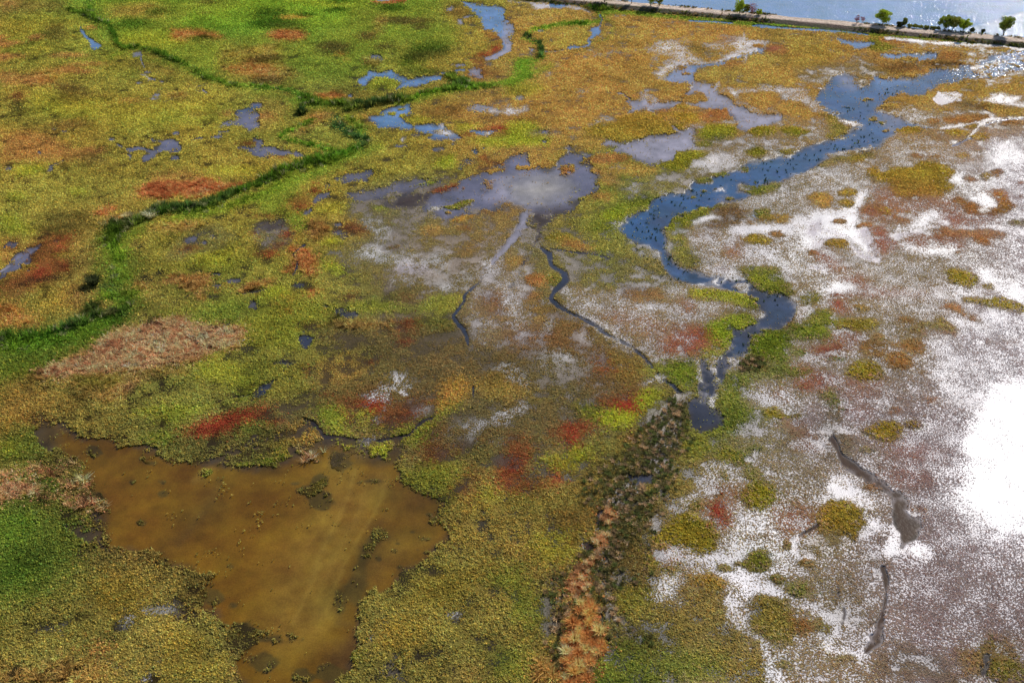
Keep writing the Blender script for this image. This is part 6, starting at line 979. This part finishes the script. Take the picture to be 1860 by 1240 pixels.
# ------------------------------------------------------------------ trees and shrubs
def tube(pts, rad, k=7):
    v = []; f = []
    for i, (p, r_) in enumerate(zip(pts, rad)):
        d = np.array(pts[min(i+1, len(pts)-1)])-np.array(pts[max(i-1, 0)]); d = d/(np.linalg.norm(d)+1e-9)
        a = np.cross(d, [.31, .95, .05]); a /= np.linalg.norm(a)+1e-9; b = np.cross(d, a)
        for j in range(k):
            t = 6.2832*j/k; v.append(np.array(p)+r_*(a*math.cos(t)+b*math.sin(t)))
    for i in range(len(pts)-1):
        for j in range(k):
            f.append((i*k+j, i*k+(j+1) % k, (i+1)*k+(j+1) % k, (i+1)*k+j))
    return v, f
def wood(h, spread, stems, rnd):
    """tapered stems with limbs; returns mesh data and limb ends"""
    V, F, ends = [], [], []
    def add(pts, rad):
        v, f = tube(pts, rad); o = len(V); V.extend(v); F.extend([tuple(a+o for a in q) for q in f])
    for s in range(stems):
        a = rnd.uniform(0, 6.28); l = 0 if stems == 1 else rnd.uniform(.12, .3)*spread
        top = np.array([math.cos(a)*l, math.sin(a)*l, h*rnd.uniform(.6, .8)]); b0 = np.array([math.cos(a)*.12*(stems > 1), math.sin(a)*.12*(stems > 1), -.15])
        pts = [b0+(top-b0)*t+np.array([rnd.uniform(-.12, .12), rnd.uniform(-.12, .12), 0])*(0 < t < 1) for t in (0, .25, .5, .75, 1)]
        r0 = h*.028 if stems == 1 else h*.016; add(pts, [r0*1.25, r0, r0*.8, r0*.55, r0*.3]); ends.append(top)
        for q in range(6):
            t = rnd.uniform(.3, .95); i = min(int(t*4), 3); st = pts[i]+(pts[i+1]-pts[i])*(t*4-i)
            b = rnd.uniform(0, 6.28); le = spread*rnd.uniform(.25, .45)
            e = st+np.array([math.cos(b)*le, math.sin(b)*le, rnd.uniform(.08, .3)*h]); mid = (st+e)/2+np.array([0, 0, .05*h])
            add([st, mid, e], [r0*.5, r0*.33, r0*.12]); ends.append(e)
            for w_ in range(3):
                e2 = mid+np.array([rnd.gauss(0, .16)*spread, rnd.gauss(0, .16)*spread, rnd.uniform(.05, .25)*h]); add([mid, (mid+e2)/2, e2], [r0*.2, r0*.14, r0*.05]); ends.append(e2)
    return V, F, ends
def crown_mesh(name, h, wdt, base, nleaf, mat, ends, rnd, ls=.2):
    g_ = np.random.default_rng(rnd.randrange(1 << 30))
    nb = 22; cen = []
    for i in range(nb):
        a = g_.random()*6.28; q = math.sqrt(g_.random()); zz = base+(h-base)*(.12+.76*g_.random())
        env = math.sin(math.pi*min(max((zz-base)/(h-base), .08), .95))**.6
        cen.append([math.cos(a)*q*wdt*.4*env, math.sin(a)*q*wdt*.4*env, zz])
    cen = np.array(cen+[list(e) for e in ends if base*1.1 < e[2] < h*.9 and math.hypot(e[0], e[1]) < wdt*.4][:8]); rad = g_.uniform(.14, .22, len(cen))*min(wdt, h)
    which = g_.integers(len(cen), size=nleaf); d = g_.normal(size=(nleaf, 3)); d /= np.linalg.norm(d, axis=1)[:, None]
    p = cen[which]+d*(rad[which]*g_.random(nleaf)**.4)[:, None]*np.array([1, 1, .8])
    s = ls*(.6+.8*g_.random(nleaf)); a = g_.normal(size=(nleaf, 3)); a /= np.linalg.norm(a, axis=1)[:, None]; b = np.cross(a, g_.normal(size=(nleaf, 3))); b /= np.linalg.norm(b, axis=1)[:, None]
    a *= s[:, None]; b *= (s*.45)[:, None]
    v = np.stack([p-a, p-b, p+a, p+b], 1).reshape(-1, 3); f = np.arange(nleaf*4).reshape(-1, 4)
    return make_mesh(name, v, f, mat)
M_bark = bark_mat('grey_brown_bark', (92, 76, 62)); M_twig = bark_mat('reddish_twigs', (150, 92, 92))
LM = {'green': leaf_mat('willow_leaves', (180, 194, 64)), 'dark': leaf_mat('dark_leaves', (146, 158, 62)), 'olive': leaf_mat('olive_leaves', (164, 166, 78)),
      'pale': leaf_mat('pale_leaves', (150, 156, 80)), 'pink': leaf_mat('reddish_leaf_buds', (160, 92, 92)), 'bush': leaf_mat('scrub_leaves', (82, 84, 44))}
def tree(u, v, hp, wp, kind, name, label, cat, stems=1, base=.16, n=None, z=None, group=None):
    z = BZ-.05 if z is None else z
    x, y = unproj(u, v, z); x, y = float(x), float(y); k = math.hypot(y, H)/FPX
    h = hp*k/.93*1.05; w_ = wp*k*1.22; rnd = random.Random(int(u*7+v))
    o = bpy.data.objects.new(name, None); link(o); o.location = (x, y, z); o.empty_display_size = 1; tag(o, label, cat, group)
    V, F, ends = wood(h*.95, w_, stems, rnd)
    bare = kind == 'pink'
    obj('branches' if stems > 1 else 'trunk', make_mesh('trunk', np.array(V), np.array(F), M_twig if bare else M_bark, smooth=True), o)
    obj('crown', crown_mesh('crown', h, w_, h*base, n or int(900+w_*w_*80), LM[kind], ends, rnd, .13 if bare else .2), o)
T_ = 'tree'
tree(1098, 4, 26, 24, 'dark', 'dark_tree', 'dark tree cut off by the top edge, leftmost of the embankment trees', T_)
tree(1147, 7, 20, 12, 'dark', 'slim_tree', 'slim tree with bare trunk cut by the top edge, second from the left', T_, base=.4)
tree(1182, 11, 24, 20, 'green', 'green_tree', 'green tree cut by the top edge, left one of the touching pair', T_, stems=2)
tree(1197, 12, 18, 15, 'olive', 'green_tree', 'olive green tree cut by the top edge, right one of the touching pair', T_)
tree(1343, 25, 20, 18, 'green', 'green_tree', 'green tree standing left of the bare purplish bush', T_, base=.2)
tree(1355, 26, 15, 10, 'pale', 'young_tree', 'narrow light green sapling between the round green tree and the purplish bush', T_)
tree(1367, 27, 17, 17, 'pink', 'bare_shrub', 'bare purplish bush with fanned twigs on the embankment left of centre', 'shrub', stems=4, base=.25, n=520)
tree(1378, 28, 10, 9, 'green', 'green_shrub', 'small green shrub just right of the bare purplish bush', 'shrub', stems=2, base=.1)
tree(1556, 43, 13, 9, 'pink', 'reddish_shrub', 'taller left one of the two small reddish shrubs on the embankment', 'shrub', stems=2, base=.3, n=300)
tree(1566, 43, 11, 7, 'pink', 'reddish_shrub', 'smaller right one of the two small reddish shrubs on the embankment', 'shrub', stems=2, base=.3, n=220)
tree(1603, 45, 23, 25, 'green', 'round_tree', 'lone round bright green tree above a dark shadow on the embankment', T_, base=.22)
tree(1634, 49, 8, 14, 'bush', 'low_bush', 'dark low bush right of the lone round tree', 'bush', stems=3, base=.02)
tree(1642, 48, 13, 8, 'pale', 'young_tree', 'thin pale green sapling rising from the dark low bush', T_)
tree(1714, 53, 22, 24, 'dark', 'leafy_tree', 'dark green leftmost tree of the big clump on the embankment', T_, stems=3, base=.12)
tree(1730, 54, 20, 20, 'olive', 'leafy_tree', 'olive green middle tree of the big clump on the embankment', T_, stems=3, base=.12)
tree(1749, 55, 17, 24, 'green', 'leafy_tree', 'lighter green rightmost tree of the big clump on the embankment', T_, stems=3, base=.18)
tree(1765, 58, 6, 9, 'bush', 'low_bush', 'low brownish bush at the right foot of the big clump', 'bush', stems=3, base=.02)
tree(1785, 60, 6, 6, 'bush', 'low_bush', 'tiny dark bush halfway between the big clump and the rightmost tree', 'bush', stems=3, base=.02)
tree(1823, 64, 27, 25, 'dark', 'rightmost_tree'.replace('rightmost', 'tall'), 'tall dark green tree with visible trunks, rightmost on the embankment', T_, stems=3, base=.2)
for i, (u0, v0, hp) in enumerate([(1652, 49.5, 4.5), (1662, 50.5, 5), (1672, 51.5, 4), (1683, 52.5, 5), (1694, 53.5, 4.5), (1702, 54, 5)]):
    tree(u0, v0, hp, 10, 'olive', 'low_bush', 'low olive bush in the row left of the big tree clump', 'bush', stems=3, base=.02, group='low bushes in a row on the embankment')
# rough grass on the two shoulders of the embankment
n = 5200; tt = rng.uniform(-60, 260, n); ss = np.where(rng.random(n) < .4, rng.normal(2.5, .35, n), rng.normal(-3.6, .8, n)); pat = fbm(tt, ss*0, 9, 95, 3)
k_ = rng.random(n) < .35+1.2*pat; tt, ss = tt[k_], ss[k_]; n = len(tt)
xy = base+tt[:, None]*dv+ss[:, None]*bn; zz = np.interp(ss, [p_[0] for p_ in prof][::-1], [p_[1] for p_ in prof][::-1])
cg = np.array([lin(c) for c in ((92, 104, 40), (130, 120, 64), (64, 72, 34), (150, 124, 88))])[rng.integers(4, size=n)]
tag(obj('bank_grass', blades(xy[:, 0], xy[:, 1], zz, .3+.3*rng.random(n), .25+.5*rng.random(n), cg*1.2, 9, np.full(n, .16), 'bank_grass', M_blade, .8)), 'rough grass and weeds along both shoulders of the embankment', 'bank grass', kind='stuff')
# big rush clumps on the marsh
def clump(u, v, r, h, col, label, n=260, tipc=None):
    x, y = unproj(u, v); one = np.array([0.]); o = bpy.data.objects.new('rush_clump', blades(one, one, one, np.array([r]), np.array([h]), lin(col)[None]*1.3, n, np.array([.13]), 'rush_clump', M_blade, .5))
    link(o); o.location = (float(x), float(y), .1); tag(o, label, 'rush clump')
clump(170, 517, 1.5, 1.7, (74, 80, 50), 'large rounded dark rush clump with pale tips, standing alone left of the green belt', 420)
clump(168, 562, 1.6, 1.2, (84, 96, 44), 'broad grey green rush clump below the large rounded one')
clump(204, 570, 1.3, 1.0, (110, 112, 66), 'pale tipped rush clump right of the broad grey green one')
clump(549, 207, 1.6, 1.2, (50, 66, 30), 'small dark rush clump in the loop of the reed belt')
clump(233, 397, 1.2, 1.2, (190, 176, 130), 'pale straw coloured clump at the left end of the reed belt')
clump(274, 396, 1.4, 1.5, (214, 206, 168), 'whitish dry reed clump in the middle of the dark reed belt')
del A
